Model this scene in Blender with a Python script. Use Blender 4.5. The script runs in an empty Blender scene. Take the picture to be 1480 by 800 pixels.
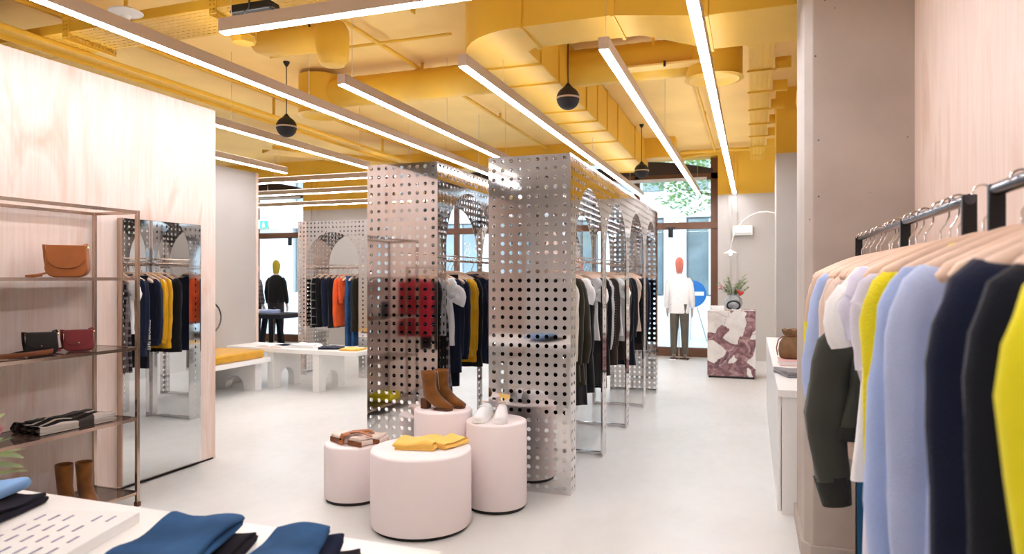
import bpy, bmesh, math, random
from math import pi, sin, cos, radians
from mathutils import Vector, Matrix, noise
from mathutils.geometry import delaunay_2d_cdt
sc = bpy.context.scene
COL = sc.collection
V = Vector

# ---------------------------------------------------------------- materials
def hexc(h):
    h = h.lstrip('#'); out = []
    for i in (0, 2, 4):
        c = int(h[i:i+2], 16) / 255
        out.append(c / 12.92 if c <= .04045 else ((c + .055) / 1.055) ** 2.4)
    return tuple(out) + (1,)

def nmat(name):
    m = bpy.data.materials.new(name); m.use_nodes = True
    nt = m.node_tree; b = nt.nodes['Principled BSDF']
    return m, nt, b

def N(nt, typ, **kw):
    n = nt.nodes.new(typ)
    for k, v in kw.items():
        if k in n.inputs: n.inputs[k].default_value = v
        else: setattr(n, k, v)
    return n

def coords(nt, scale=(1, 1, 1), rot=(0, 0, 0)):
    tc = N(nt, 'ShaderNodeTexCoord'); mp = N(nt, 'ShaderNodeMapping')
    mp.inputs['Scale'].default_value = scale; mp.inputs['Rotation'].default_value = rot
    nt.links.new(tc.outputs['Object'], mp.inputs['Vector'])
    return mp.outputs['Vector']

def ramp(nt, fac, stops, interp='LINEAR'):
    r = N(nt, 'ShaderNodeValToRGB'); r.color_ramp.interpolation = interp
    e = r.color_ramp.elements
    while len(e) < len(stops): e.new(.5)
    for k, (p, c) in enumerate(stops): e[k].position = p; e[k].color = c
    nt.links.new(fac, r.inputs['Fac']); return r.outputs['Color']

def mat(name, col, rough=.5, metal=0, var=0, vs=4, bump=0, bs=120, scale=(1, 1, 1), sheen=0, coat=0, spec=None, trans=0, ior=None):
    m, nt, b = nmat(name); c = hexc(col)
    b.inputs['Base Color'].default_value = c
    b.inputs['Roughness'].default_value = rough; b.inputs['Metallic'].default_value = metal
    if spec is not None: b.inputs['Specular IOR Level'].default_value = spec
    if sheen: b.inputs['Sheen Weight'].default_value = sheen; b.inputs['Sheen Roughness'].default_value = .5
    if coat: b.inputs['Coat Weight'].default_value = coat
    if trans: b.inputs['Transmission Weight'].default_value = trans
    if ior: b.inputs['IOR'].default_value = ior
    if var or bump: vec = coords(nt, scale)
    if var:
        n = N(nt, 'ShaderNodeTexNoise', Scale=vs, Detail=5.0); nt.links.new(vec, n.inputs['Vector'])
        lo = tuple(max(0, x * (1 - var)) for x in c[:3]) + (1,); hi = tuple(min(1, x * (1 + var)) for x in c[:3]) + (1,)
        nt.links.new(ramp(nt, n.outputs['Fac'], [(.3, lo), (.7, hi)]), b.inputs['Base Color'])
    if bump:
        n = N(nt, 'ShaderNodeTexNoise', Scale=bs, Detail=3.0); nt.links.new(vec, n.inputs['Vector'])
        bp = N(nt, 'ShaderNodeBump', Strength=bump, Distance=.004); nt.links.new(n.outputs['Fac'], bp.inputs['Height'])
        nt.links.new(bp.outputs['Normal'], b.inputs['Normal'])
    return m

def fabric(name, col, var=.12, rough=.9, bump=.35, bs=260, sheen=.15):
    return mat(name, col, rough=rough, var=var, vs=9, bump=bump, bs=bs, sheen=sheen, spec=.2)

def stripes(name, base, others, axes=(('X', 9), ('Z', 9)), width=.5):
    """woven check: bands along two axes mixed over a base colour"""
    m, nt, b = nmat(name); vec = coords(nt); sx = N(nt, 'ShaderNodeSeparateXYZ'); nt.links.new(vec, sx.inputs[0])
    cur = None; c0 = hexc(base)
    for (ax, fr), oc in zip(axes, others):
        mu = N(nt, 'ShaderNodeMath', operation='MULTIPLY'); mu.inputs[1].default_value = fr
        nt.links.new(sx.outputs[ax], mu.inputs[0])
        fr_ = N(nt, 'ShaderNodeMath', operation='FRACT'); nt.links.new(mu.outputs[0], fr_.inputs[0])
        lt = N(nt, 'ShaderNodeMath', operation='LESS_THAN'); lt.inputs[1].default_value = width
        nt.links.new(fr_.outputs[0], lt.inputs[0])
        mm = N(nt, 'ShaderNodeMath', operation='MULTIPLY'); mm.inputs[1].default_value = .6 if width > .3 else .9
        nt.links.new(lt.outputs[0], mm.inputs[0])
        mx = N(nt, 'ShaderNodeMixRGB'); nt.links.new(mm.outputs[0], mx.inputs['Fac'])
        if cur is None: mx.inputs['Color1'].default_value = c0
        else: nt.links.new(cur, mx.inputs['Color1'])
        mx.inputs['Color2'].default_value = hexc(oc); cur = mx.outputs['Color']
    nt.links.new(cur, b.inputs['Base Color']); b.inputs['Roughness'].default_value = .9
    b.inputs['Specular IOR Level'].default_value = .2
    return m

def emis(name, col, s):
    m, nt, b = nmat(name)
    b.inputs['Base Color'].default_value = hexc(col); b.inputs['Emission Color'].default_value = hexc(col)
    b.inputs['Emission Strength'].default_value = s
    return m

def plywood(name, a, bb, c, sc_=(1, 1, 1)):
    m, nt, b = nmat(name)
    vec = coords(nt, (2.2 * sc_[0], 2.2 * sc_[1], .55 * sc_[2]))
    n = N(nt, 'ShaderNodeTexNoise', Scale=1.6, Detail=6.0, Distortion=1.4); nt.links.new(vec, n.inputs['Vector'])
    base = ramp(nt, n.outputs['Fac'], [(.3, hexc(a)), (.55, hexc(bb)), (.75, hexc(c))])
    vec2 = coords(nt, (60 * sc_[0], 60 * sc_[1], 2.2 * sc_[2]))
    n2 = N(nt, 'ShaderNodeTexNoise', Scale=1.0, Detail=4.0, Distortion=.6); nt.links.new(vec2, n2.inputs['Vector'])
    g = ramp(nt, n2.outputs['Fac'], [(.35, (.86, .8, .76, 1)), (.6, (1, 1, 1, 1))])
    mx = N(nt, 'ShaderNodeMixRGB', blend_type='MULTIPLY'); mx.inputs['Fac'].default_value = .45
    nt.links.new(base, mx.inputs['Color1']); nt.links.new(g, mx.inputs['Color2'])
    nt.links.new(mx.outputs['Color'], b.inputs['Base Color'])
    b.inputs['Roughness'].default_value = .55
    return m

def concrete(name, col, holes=True):
    m, nt, b = nmat(name); vec = coords(nt); c = hexc(col)
    n = N(nt, 'ShaderNodeTexNoise', Scale=3.0, Detail=8.0); nt.links.new(vec, n.inputs['Vector'])
    lo = tuple(x * .9 for x in c[:3]) + (1,); hi = tuple(min(1, x * 1.08) for x in c[:3]) + (1,)
    cur = ramp(nt, n.outputs['Fac'], [(.3, lo), (.7, hi)])
    if holes:
        v = N(nt, 'ShaderNodeTexVoronoi', Scale=13.0); nt.links.new(vec, v.inputs['Vector'])
        wn = N(nt, 'ShaderNodeTexNoise', Scale=5.0); nt.links.new(vec, wn.inputs['Vector'])
        lt = N(nt, 'ShaderNodeMath', operation='LESS_THAN'); lt.inputs[1].default_value = .07
        nt.links.new(v.outputs['Distance'], lt.inputs[0])
        gt = N(nt, 'ShaderNodeMath', operation='GREATER_THAN'); gt.inputs[1].default_value = .53
        nt.links.new(wn.outputs['Fac'], gt.inputs[0])
        mu = N(nt, 'ShaderNodeMath', operation='MULTIPLY'); nt.links.new(lt.outputs[0], mu.inputs[0]); nt.links.new(gt.outputs[0], mu.inputs[1])
        mx = N(nt, 'ShaderNodeMixRGB'); nt.links.new(mu.outputs[0], mx.inputs['Fac']); nt.links.new(cur, mx.inputs['Color1'])
        mx.inputs['Color2'].default_value = tuple(x * .35 for x in c[:3]) + (1,); cur = mx.outputs['Color']
    nt.links.new(cur, b.inputs['Base Color']); b.inputs['Roughness'].default_value = .75
    return m

def marble(name):
    m, nt, b = nmat(name); vec = coords(nt)
    wn = N(nt, 'ShaderNodeTexNoise', Scale=3.5, Detail=3.0); nt.links.new(vec, wn.inputs['Vector'])
    ad = N(nt, 'ShaderNodeMixRGB', blend_type='ADD'); ad.inputs['Fac'].default_value = .22
    nt.links.new(vec, ad.inputs['Color1']); nt.links.new(wn.outputs['Color'], ad.inputs['Color2'])
    v = N(nt, 'ShaderNodeTexVoronoi', Scale=3.0, feature='DISTANCE_TO_EDGE'); nt.links.new(ad.outputs['Color'], v.inputs['Vector'])
    v2 = N(nt, 'ShaderNodeTexVoronoi', Scale=3.4); nt.links.new(ad.outputs['Color'], v2.inputs['Vector'])
    sp = N(nt, 'ShaderNodeSeparateColor'); nt.links.new(v2.outputs['Color'], sp.inputs[0])
    th = N(nt, 'ShaderNodeMath', operation='MULTIPLY_ADD'); th.inputs[1].default_value = -.42; th.inputs[2].default_value = .36
    nt.links.new(sp.outputs[0], th.inputs[0])
    sub = N(nt, 'ShaderNodeMath', operation='SUBTRACT'); nt.links.new(v.outputs['Distance'], sub.inputs[0]); nt.links.new(th.outputs[0], sub.inputs[1])
    fac = ramp(nt, sub.outputs[0], [(.0, (0, 0, 0, 1)), (.014, (1, 1, 1, 1))])
    vn = N(nt, 'ShaderNodeTexNoise', Scale=9.0, Detail=9.0, Distortion=1.2); nt.links.new(vec, vn.inputs['Vector'])
    dark = ramp(nt, vn.outputs['Fac'], [(.3, hexc('5b3f45')), (.5, hexc('8a6468')), (.68, hexc('b08c8c')), (.8, hexc('dcc4c0'))])
    ln = N(nt, 'ShaderNodeTexNoise', Scale=5.0, Detail=4.0); nt.links.new(vec, ln.inputs['Vector'])
    light = ramp(nt, ln.outputs['Fac'], [(.3, hexc('cfc6bf')), (.7, hexc('efe9e4'))])
    mx = N(nt, 'ShaderNodeMixRGB'); nt.links.new(fac, mx.inputs['Fac']); nt.links.new(dark, mx.inputs['Color1']); nt.links.new(light, mx.inputs['Color2'])
    nt.links.new(mx.outputs['Color'], b.inputs['Base Color']); b.inputs['Roughness'].default_value = .2
    return m

def floor_mat():
    m, nt, b = nmat('polished_concrete_floor'); vec = coords(nt, (1, .6, 1))
    n = N(nt, 'ShaderNodeTexNoise', Scale=.9, Detail=9.0, Roughness=.6, Distortion=.4); nt.links.new(vec, n.inputs['Vector'])
    nt.links.new(ramp(nt, n.outputs['Fac'], [(.3, hexc('cdccc7')), (.7, hexc('deddda'))]), b.inputs['Base Color'])
    n2 = N(nt, 'ShaderNodeTexNoise', Scale=14.0, Detail=6.0); nt.links.new(vec, n2.inputs['Vector'])
    nt.links.new(ramp(nt, n2.outputs['Fac'], [(.3, (.3, .3, .3, 1)), (.7, (.46, .46, .46, 1))]), b.inputs['Roughness'])
    b.inputs['Specular IOR Level'].default_value = .45
    return m

def paint_wall():
    """grey-beige paint up to 3 m, ochre above: the paint line is on the wall itself"""
    m, nt, b = nmat('two_tone_wall_paint'); vec = coords(nt)
    sx = N(nt, 'ShaderNodeSeparateXYZ'); nt.links.new(vec, sx.inputs[0])
    gt = N(nt, 'ShaderNodeMath', operation='GREATER_THAN'); gt.inputs[1].default_value = 3.0
    nt.links.new(sx.outputs['Z'], gt.inputs[0])
    mx = N(nt, 'ShaderNodeMixRGB'); mx.inputs['Color1'].default_value = hexc(GREY); mx.inputs['Color2'].default_value = hexc(YEL)
    nt.links.new(gt.outputs[0], mx.inputs['Fac']); nt.links.new(mx.outputs['Color'], b.inputs['Base Color'])
    b.inputs['Roughness'].default_value = .7
    return m

YEL = 'e0b23a'; GREY = 'b8b1aa'
M = {}
M['floor'] = floor_mat()
M['yel'] = mat('ochre_paint', YEL, .5, var=.05, vs=2)
M['ceil'] = mat('ochre_paint_lightened', 'f2cf84', .75, var=.05, vs=1.5)  # same ochre as the ducts, lightened to stand in for light on it
M['wall'] = paint_wall()
M['grey'] = mat('grey_beige_paint', GREY, .7, var=.03, vs=2)
M['ply'] = plywood('pale_plywood', 'efd6c8', 'f4e2d7', 'e3bda8')
M['ply2'] = plywood('pale_plywood_right', 'ecd3c4', 'efdacd', 'dfbfac')
M['conc'] = concrete('grey_beige_concrete', 'b5a99f')
M['white'] = mat('white_lacquer', 'f1efec', .35)
M['whitem'] = mat('matt_white', 'ecebe8', .6)
M['pink'] = mat('pale_pink_lacquer', 'f4e8e6', .5)
M['blackm'] = mat('black_metal', '1b1a1c', .35, metal=.3)
M['railm'] = mat('gunmetal_rail', '5a5c66', .22, metal=.9)
M['plinth'] = mat('dark_plinth', '1c1a1a', .6)
def steel(name, col, r):
    m, nt, b = nmat(name); b.inputs['Base Color'].default_value = hexc(col); b.inputs['Metallic'].default_value = 1
    vec = coords(nt, (1, 1, 1)); n = N(nt, 'ShaderNodeTexNoise', Scale=1.6, Detail=3.0); nt.links.new(vec, n.inputs['Vector'])
    nt.links.new(ramp(nt, n.outputs['Fac'], [(.3, (r, r, r, 1)), (.7, (r * 1.7, r * 1.7, r * 1.7, 1))]), b.inputs['Roughness'])
    bp = N(nt, 'ShaderNodeBump', Strength=.06, Distance=.01); nt.links.new(n.outputs['Fac'], bp.inputs['Height']); nt.links.new(bp.outputs['Normal'], b.inputs['Normal'])
    return m
M['steel'] = steel('polished_perforated_steel', 'dcd9d8', .035)
M['chrome'] = mat('chrome', 'd8d2ce', .12, metal=1)
M['bronze'] = mat('rosy_polished_steel', 'c9b3a4', .15, metal=1)
M['mirror'] = mat('mirror_glass', 'e2e4e4', .01, metal=1)
M['hang'] = mat('pale_beech', 'eac9b0', .5, var=.06, vs=12, scale=(1, 6, 6))
M['hangd'] = mat('honey_beech', 'dcae86', .5, var=.08, vs=12)
M['strip'] = emis('strip_light_diffuser', 'f3f5ff', 26)
M['ceil_glow'] = emis('added_ceiling_glow', 'fffaf2', 5)  # added glow that lifts the ceiling brightness, no known lamp part
M['house'] = mat('beige_lacquered_aluminium', 'cdb9a8', .4)
M['frame'] = mat('brown_window_frame', '6b4630', .4, var=.1)
M['framed'] = mat('dark_brown_panel', '2e2320', .5)
M['suede'] = mat('tan_suede', '75481f', .95, var=.25, vs=14, bump=.3, bs=400, sheen=.3, spec=.1)
M['heel'] = mat('stacked_heel', '57311a', .5)
M['tan'] = mat('cognac_leather', 'a9602c', .42, var=.12, vs=8, bump=.15, bs=500)
M['tand'] = mat('dark_tan_leather', '7c4420', .5, var=.15)
M['blackl'] = mat('black_leather', '141216', .5, bump=.2, bs=500)
M['redl'] = mat('burgundy_leather', '8c2f36', .42, bump=.15, bs=500)
M['gold'] = mat('pale_gold', 'e6cf9c', .25, metal=1)
M['smoke'] = mat('smoked_shelf', '8f7c72', .06, trans=.75, ior=1.3)
def glass():
    m, nt, b = nmat('window_glass'); nt.nodes.remove(b)
    out = nt.nodes['Material Output']; t = N(nt, 'ShaderNodeBsdfTransparent'); g = N(nt, 'ShaderNodeBsdfGlossy', Roughness=.0)
    t.inputs['Color'].default_value = (.93, .97, .98, 1)
    fr = N(nt, 'ShaderNodeFresnel', IOR=1.35); mx = N(nt, 'ShaderNodeMixShader')
    nt.links.new(fr.outputs[0], mx.inputs[0]); nt.links.new(t.outputs[0], mx.inputs[1]); nt.links.new(g.outputs[0], mx.inputs[2]); nt.links.new(mx.outputs[0], out.inputs['Surface'])
    return m
M['glass'] = glass()
# cloths
M['navy'] = fabric('navy_cloth', '161c33'); M['navy2'] = fabric('deep_navy_cloth', '10131f'); M['black'] = fabric('black_cloth', '111113')
M['mustard'] = fabric('mustard_knit', 'd8a012', bump=.8, bs=160); M['lemon'] = fabric('lemon_knit', 'f0df2a', bump=.8, bs=150, var=.06)
M['lemoncoat'] = fabric('lemon_wool', 'f2e528', var=.05); M['wcot'] = fabric('white_cotton', 'f0efef', var=.03); M['cream'] = fabric('cream_knit', 'ded8cf', bump=.7, bs=150)
M['sky'] = fabric('sky_blue_poplin', 'aebfe6', var=.05); M['lilac'] = fabric('pale_lilac_cotton', 'd9d6e8', var=.03); M['blue2'] = fabric('light_blue_oxford', 'b9c4e4', var=.06)
M['peach'] = fabric('pale_peach_crepe', 'e6cfc0', var=.04); M['bomber'] = fabric('olive_grey_nylon', '44443d', var=.1, rough=.6); M['rib'] = fabric('dark_ribbing', '32322e', bs=90, bump=1)
M['grey_'] = fabric('grey_marl', '8d8a8c', var=.2); M['lgrey'] = fabric('light_grey_marl', 'b5b1b3', var=.15); M['char'] = fabric('charcoal_wool', '2c2a2d', var=.2)
M['olive'] = fabric('dark_olive_wool', '2b281d'); M['brownd'] = fabric('dark_brown_wool', '2d221d'); M['orange'] = fabric('orange_knit', 'f2602c', bump=.6, bs=160)
M['denim'] = mat('mid_blue_denim', '3a5f8c', .9, var=.35, vs=5, bump=.4, bs=400, spec=.1); M['denimd'] = mat('dark_denim', '1c2238', .9, var=.3, vs=6, bump=.4, bs=400, spec=.1)
M['deniml'] = mat('light_blue_denim', '7fa3cf', .9, var=.25, vs=6, bump=.4, bs=400, spec=.1); M['denimb'] = mat('black_denim', '26242c', .9, var=.2, bump=.4, bs=400, spec=.1)
M['denimt'] = mat('teal_blue_denim', '1d4a6d', .9, var=.25, vs=6, bump=.4, bs=400, spec=.1); M['denimi'] = mat('indigo_denim', '33567f', .9, var=.25, vs=7, bump=.4, bs=400, spec=.1)
M['red'] = fabric('red_wool', 'a3202f'); M['gold_c'] = fabric('golden_cotton', 'f4c665', var=.06); M['yellowv'] = fabric('ochre_velvet', 'd19a12', var=.1, sheen=.4)
M['plaid'] = stripes('dark_plaid', '2a2326', ('8f8588', '8f8588'), (('Z', 14), ('X', 14)), .35)
M['tweed'] = stripes('brown_white_plaid', '2a2022', ('d8d0cc', '5c4238'), (('Z', 13), ('Y', 17)), .3)
M['wpane'] = stripes('black_windowpane', '17181a', ('a9a6a0', 'a9a6a0'), (('Z', 8), ('Y', 8)), .07)
M['dots'] = stripes('black_dotted', '151519', ('6a6a72', '151519'), (('Z', 40), ('X', 40)), .3)
M['shirtplaid'] = stripes('grey_plaid_flannel', '8e7f7a', ('3b3236', '3b3236'), (('Z', 11), ('X', 11)), .38)
M['block'] = None
def colorblock():
    m, nt, b = nmat('beige_yellow_block_knit'); vec = coords(nt); sx = N(nt, 'ShaderNodeSeparateXYZ'); nt.links.new(vec, sx.inputs[0])
    mr = N(nt, 'ShaderNodeMapRange'); mr.inputs['From Min'].default_value = -1.1; mr.inputs['From Max'].default_value = 0
    nt.links.new(sx.outputs['Z'], mr.inputs['Value'])
    be, ye = hexc('cdb09b'), hexc('e8d826')
    nt.links.new(ramp(nt, mr.outputs[0], [(0, be), (.16, ye), (.34, hexc('b49a8c')), (.50, ye), (.64, be)], 'CONSTANT'), b.inputs['Base Color'])
    b.inputs['Roughness'].default_value = .95
    return m
M['block'] = colorblock()
M['leaf'] = mat('leaf_green', '5c7d33', .5, var=.35, vs=20); M['leafd'] = mat('glossy_dark_leaf', '6f8f3c', .4, var=.3, vs=14); M['leaft'] = mat('tree_leaf', '93b972', .6, var=.35, vs=3)
M['stem'] = mat('plant_stem', '6b6a35', .6); M['petal'] = mat('pink_petal', 'd98a94', .6, var=.25, vs=20); M['redfl'] = mat('coral_flower', 'd94a34', .6)
M['paper'] = mat('paper', 'efe6e2', .6); M['pinkpap'] = mat('pink_book_cover', 'e5b3ae', .5); M['marble'] = marble('violet_breccia_marble')
M['pouch'] = mat('taupe_suede', '80603f', .85, var=.2, vs=14, bump=.4, bs=90); M['ceram'] = mat('grey_marbled_glass', 'a9adb0', .2, var=.3, vs=14)
M['bark'] = mat('tree_bark', '5b4a3a', .9, var=.3); M['bwall'] = mat('pale_facade', 'd6dade', .8, var=.04); M['bglass'] = mat('facade_glass', '86979f', .1, var=.2, vs=1, metal=.3)
M['street'] = mat('pale_pavement', 'c2c8cc', .8, var=.05); M['blueS'] = mat('traffic_sign_blue', '1f6fb8', .4); M['coral'] = fabric('coral_hood', 'cf7a6a'); M['yhood'] = fabric('mustard_hood', 'a89a2e'); M['phood'] = fabric('pink_hood', 'dd9c96')
M['mskin'] = mat('mannequin_shell', 'c9b8ae', .5); M['khaki'] = fabric('olive_grey_trouser_cloth', '5d584e'); M['exitg'] = emis('exit_sign_green', '2fc58a', 1.6); M['exitw'] = emis('exit_sign_white', 'f2fff6', 2.2)
M['cab'] = mat('black_cable', '121212', .6); M['swatch'] = mat('printed_swatch_ink', '8a86a0', .6, var=.4, vs=30); M['vinyl'] = mat('white_window_lettering', 'f4f8f8', .5)
M['spk'] = mat('matt_black_grille', '1d1b1f', .65, bump=.6, bs=400)
M['camo'] = mat('white_tan_leather_pattern', 'e2cfc2', .6)

# ---------------------------------------------------------------- builders
class MB:
    def __init__(s): s.bm = bmesh.new()
    def loft(s, rings, cap0=True, cap1=True, closed=True):
        rv = [[s.bm.verts.new(p) for p in r] for r in rings]; n = len(rv[0])
        for a, b in zip(rv, rv[1:]):
            for j in range(n if closed else n - 1):
                k = (j + 1) % n
                s.bm.faces.new((a[j], a[k], b[k], b[j]))
        if cap0 and closed: s.bm.faces.new(list(reversed(rv[0])))
        if cap1 and closed: s.bm.faces.new(rv[-1])
        return s
    def box(s, x0, x1, y0, y1, z0, z1):
        s.loft([[(x0, y0, z0), (x1, y0, z0), (x1, y1, z0), (x0, y1, z0)], [(x0, y0, z1), (x1, y0, z1), (x1, y1, z1), (x0, y1, z1)]]); return s
    def prism(s, pts, z0, z1):
        s.loft([[(p[0], p[1], z0) for p in pts], [(p[0], p[1], z1) for p in pts]]); return s
    def prismY(s, pts, y0, y1):      # outline in X-Z extruded along Y
        s.loft([[(p[0], y1, p[1]) for p in pts], [(p[0], y0, p[1]) for p in pts]]); return s
    def prismX(s, pts, x0, x1):      # outline in Y-Z
        s.loft([[(x0, p[0], p[1]) for p in pts], [(x1, p[0], p[1]) for p in pts]]); return s
    def tube(s, path, r, n=10, cap=True, up=None, f=None, jit=None):
        P = [V(p) for p in path]; rings = []; T0 = (P[1] - P[0]).normalized()
        u = up and V(up) or (V((0, 1, 0)) if abs(T0.y) < .8 else V((1, 0, 0)))
        nrm = (u - T0 * u.dot(T0)).normalized()
        for i, p in enumerate(P):
            T = (P[min(i + 1, len(P) - 1)] - P[max(i - 1, 0)]).normalized()
            nrm = (nrm - T * nrm.dot(T)).normalized(); bi = T.cross(nrm)
            rr = r[i] if isinstance(r, list) else r
            ra, rb = rr if isinstance(rr, tuple) else (rr, rr)
            ring = []
            for j in range(n):
                a = 2 * pi * j / n; k = 1 + (jit(i, j) if jit else 0)
                ring.append(p + nrm * (cos(a) * ra * k) + bi * (sin(a) * rb * k))
            rings.append(ring)
        s.loft(rings, cap, cap); return s
    def lathe(s, prof, c=(0, 0, 0), n=32, cap=True):
        s.loft([[(c[0] + r * cos(2 * pi * j / n), c[1] + r * sin(2 * pi * j / n), c[2] + z) for j in range(n)] for r, z in prof], cap, cap); return s
    def ball(s, c, r, n=16, sc3=(1, 1, 1)):
        prof = [(max(.001, r * sin(pi * i / n)), -r * cos(pi * i / n)) for i in range(n + 1)]
        s.loft([[(c[0] + rr * cos(2 * pi * j / n) * sc3[0], c[1] + rr * sin(2 * pi * j / n) * sc3[1], c[2] + z * sc3[2]) for j in range(n)] for rr, z in prof]); return s
    def quad(s, a, b, c, d): s.bm.faces.new([s.bm.verts.new(p) for p in (a, b, c, d)]); return s
    def build(s, name, m, parent=None, smooth=True, bevel=0, loc=None, subd=0, ang=40, seg=2):
        bmesh.ops.recalc_face_normals(s.bm, faces=s.bm.faces)
        me = bpy.data.meshes.new(name); s.bm.to_mesh(me); s.bm.free(); me.materials.append(m)
        if smooth:
            me.polygons.foreach_set('use_smooth', [True] * len(me.polygons)); me.set_sharp_from_angle(angle=radians(ang))
        o = bpy.data.objects.new(name, me); COL.objects.link(o)
        if parent: o.parent = parent
        if loc: o.location = loc
        if bevel:
            b = o.modifiers.new('bevel', 'BEVEL'); b.width = bevel; b.segments = seg; b.limit_method = 'ANGLE'
        if subd:
            b = o.modifiers.new('sub', 'SUBSURF'); b.levels = subd; b.render_levels = subd
        return o

def tag(o, label, cat, group=None, kind=None):
    if label: o['label'] = label
    if cat: o['category'] = cat
    if group: o['group'] = group
    if kind: o['kind'] = kind
    return o
def thing(name, label, cat, loc=(0, 0, 0), rz=0, group=None):
    o = bpy.data.objects.new(name, None); COL.objects.link(o); o.location = loc; o.rotation_euler = (0, 0, rz); o.empty_display_size = .05
    return tag(o, label, cat, group)
def struct(o): o['kind'] = 'structure'; return o
def copy_tree(o, parent=None):
    c = o.copy(); COL.objects.link(c); c.parent = parent
    for ch in [x for x in bpy.data.objects if x.parent == o]: copy_tree(ch, c)
    return c
def B(*a): return MB().box(*a)

def rnd_rect(cx, cz, w, h, r, n=5):
    pts = []
    for (sx, sz, a0) in ((1, 1, 0), (-1, 1, 90), (-1, -1, 180), (1, -1, 270)):
        for k in range(n + 1):
            a = radians(a0 + 90 * k / n); pts.append((cx + sx * (w / 2 - r) + r * cos(a), cz + sz * (h / 2 - r) + r * sin(a)))
    return pts

def perf(outline, openings, pitch, r, place, name, m, parent, t=.003, nh=12, origin=(0, 0), margin=.008, slots=None):
    """sheet with real punched holes. outline / openings: 2-D polygons; place maps 2-D to 3-D"""
    vs = []; es = []
    def loop(p):
        b = len(vs); vs.extend(V(q) for q in p); es.extend((b + i, b + (i + 1) % len(p)) for i in range(len(p)))
    loop(outline)
    for o in openings: loop(o)
    xs = [p[0] for p in outline]; ys = [p[1] for p in outline]
    def dseg(q, a, b):
        ax, ay = a; bx, by = b; dx, dy = bx - ax, by - ay; l = dx * dx + dy * dy
        k = 0 if l == 0 else max(0, min(1, ((q[0] - ax) * dx + (q[1] - ay) * dy) / l))
        return math.hypot(q[0] - ax - k * dx, q[1] - ay - k * dy)
    def inside(q, p):
        c = False
        for i in range(len(p)):
            a, b = p[i], p[i - 1]
            if (a[1] > q[1]) != (b[1] > q[1]) and q[0] < (b[0] - a[0]) * (q[1] - a[1]) / (b[1] - a[1]) + a[0]: c = not c
        return c
    holes = set(); jy = 0
    while origin[1] + jy * pitch < max(ys):
        y = origin[1] + jy * pitch; ix = 0
        while origin[0] + ix * pitch < max(xs):
            x = origin[0] + ix * pitch
            q = (x, y)
            if inside(q, outline) and min(dseg(q, outline[i], outline[i - 1]) for i in range(len(outline))) > r + margin:
                holes.add((ix, jy))
                if slots: loop([(x - slots[0], y - slots[1]), (x + slots[0], y - slots[1]), (x + slots[0], y + slots[1]), (x - slots[0], y + slots[1])])
                else: loop([(x + r * cos(2 * pi * k / nh), y + r * sin(2 * pi * k / nh)) for k in range(nh)])
            ix += 1
        jy += 1
    ov, oe, of, *_ = delaunay_2d_cdt(vs, es, [], 0, 1e-6, False)
    rect = len(outline) == 4; keep = []
    for f in of:
        cx = sum(ov[i].x for i in f) / 3; cyy = sum(ov[i].y for i in f) / 3
        ky = (round((cx - origin[0]) / pitch), round((cyy - origin[1]) / pitch))
        if ky in holes:
            dx = cx - origin[0] - ky[0] * pitch; dy = cyy - origin[1] - ky[1] * pitch
            if (slots and abs(dx) < slots[0] and abs(dy) < slots[1]) or (not slots and math.hypot(dx, dy) < r * cos(pi / nh)): continue
        if not rect and not inside((cx, cyy), outline): continue
        keep.append(f)
    of = keep
    me = bpy.data.meshes.new(name); me.from_pydata([place(v.x, v.y) for v in ov], [], [list(f) for f in of]); me.materials.append(m)
    o = bpy.data.objects.new(name, me); COL.objects.link(o)
    if parent: o.parent = parent
    s = o.modifiers.new('thickness', 'SOLIDIFY'); s.thickness = t; s.offset = 0
    return o

# ================================================================ SETTING
XW, YF, YB, ZC = -12.6, 13.0, -3.6, 3.8
XR = .77
struct(B(XW - .3, 3.2, YB - .2, YF + .34, -.12, 0).build('floor', M['floor'], smooth=False))
struct(B(XW - .3, 3.2, YB - .2, YF + .5, ZC, ZC + .2).build('ceiling', M['ceil'], smooth=False))
struct(B(-4.2, XR - .002, YB, .4, 3.14, ZC - .002).build('trim_added_bulkhead', M['whitem'], smooth=False))  # unseen pale bulkhead, added for the steel panels to reflect and for white bounce
struct(B(XW - .2, XW, YB, YF, 0, ZC).build('wall_left', M['wall'], smooth=False))
struct(B(XW, 3.0, YB - .2, YB, 0, ZC).build('wall_back', M['whitem'], smooth=False))
# far wall with three openings
OPEN = [(-12.0, -9.6), (-6.45, -3.95), (-3.45, -.6)]
mb = MB(); x = XW
for a, b in OPEN:
    mb.box(x, a, YF, YF + .4, 0, ZC); mb.box(a, b, YF, YF + .4, 3.72, ZC); x = b
mb.box(x, 3.0, YF, YF + .4, 0, ZC)
struct(mb.build('wall_front', M['wall'], smooth=False))
struct(B(-.55, 3.0, YF - .015, YF, 0, .09).build('baseboard_front', M['grey'], smooth=False))
# shallow vertical pilaster strips on the far wall
for k, (a, b) in enumerate(((-.42, -.38), (-.3, -.27), (-9.45, -9.36), (-9.28, -9.2))):
    struct(B(a, b, YF - .03, YF, 0, ZC - .02).build('trim_%d' % (k + 1), M['wall'], smooth=False))
# right side walls
struct(B(XR, XR + .15, YB, 3.92, 0, ZC).build('wall_right', M['ply2'], smooth=False))
struct(B(.80, 3.0, 4.6, 4.75, 0, ZC).build('wall_alcove', M['wall'], smooth=False))
struct(B(.85, 1.0, 4.75, 9.0, 0, ZC).build('wall_side', M['wall'], smooth=False))
struct(B(2.8, 3.0, 9.4, YF, 0, ZC).build('wall_end', M['wall'], smooth=False))
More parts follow.
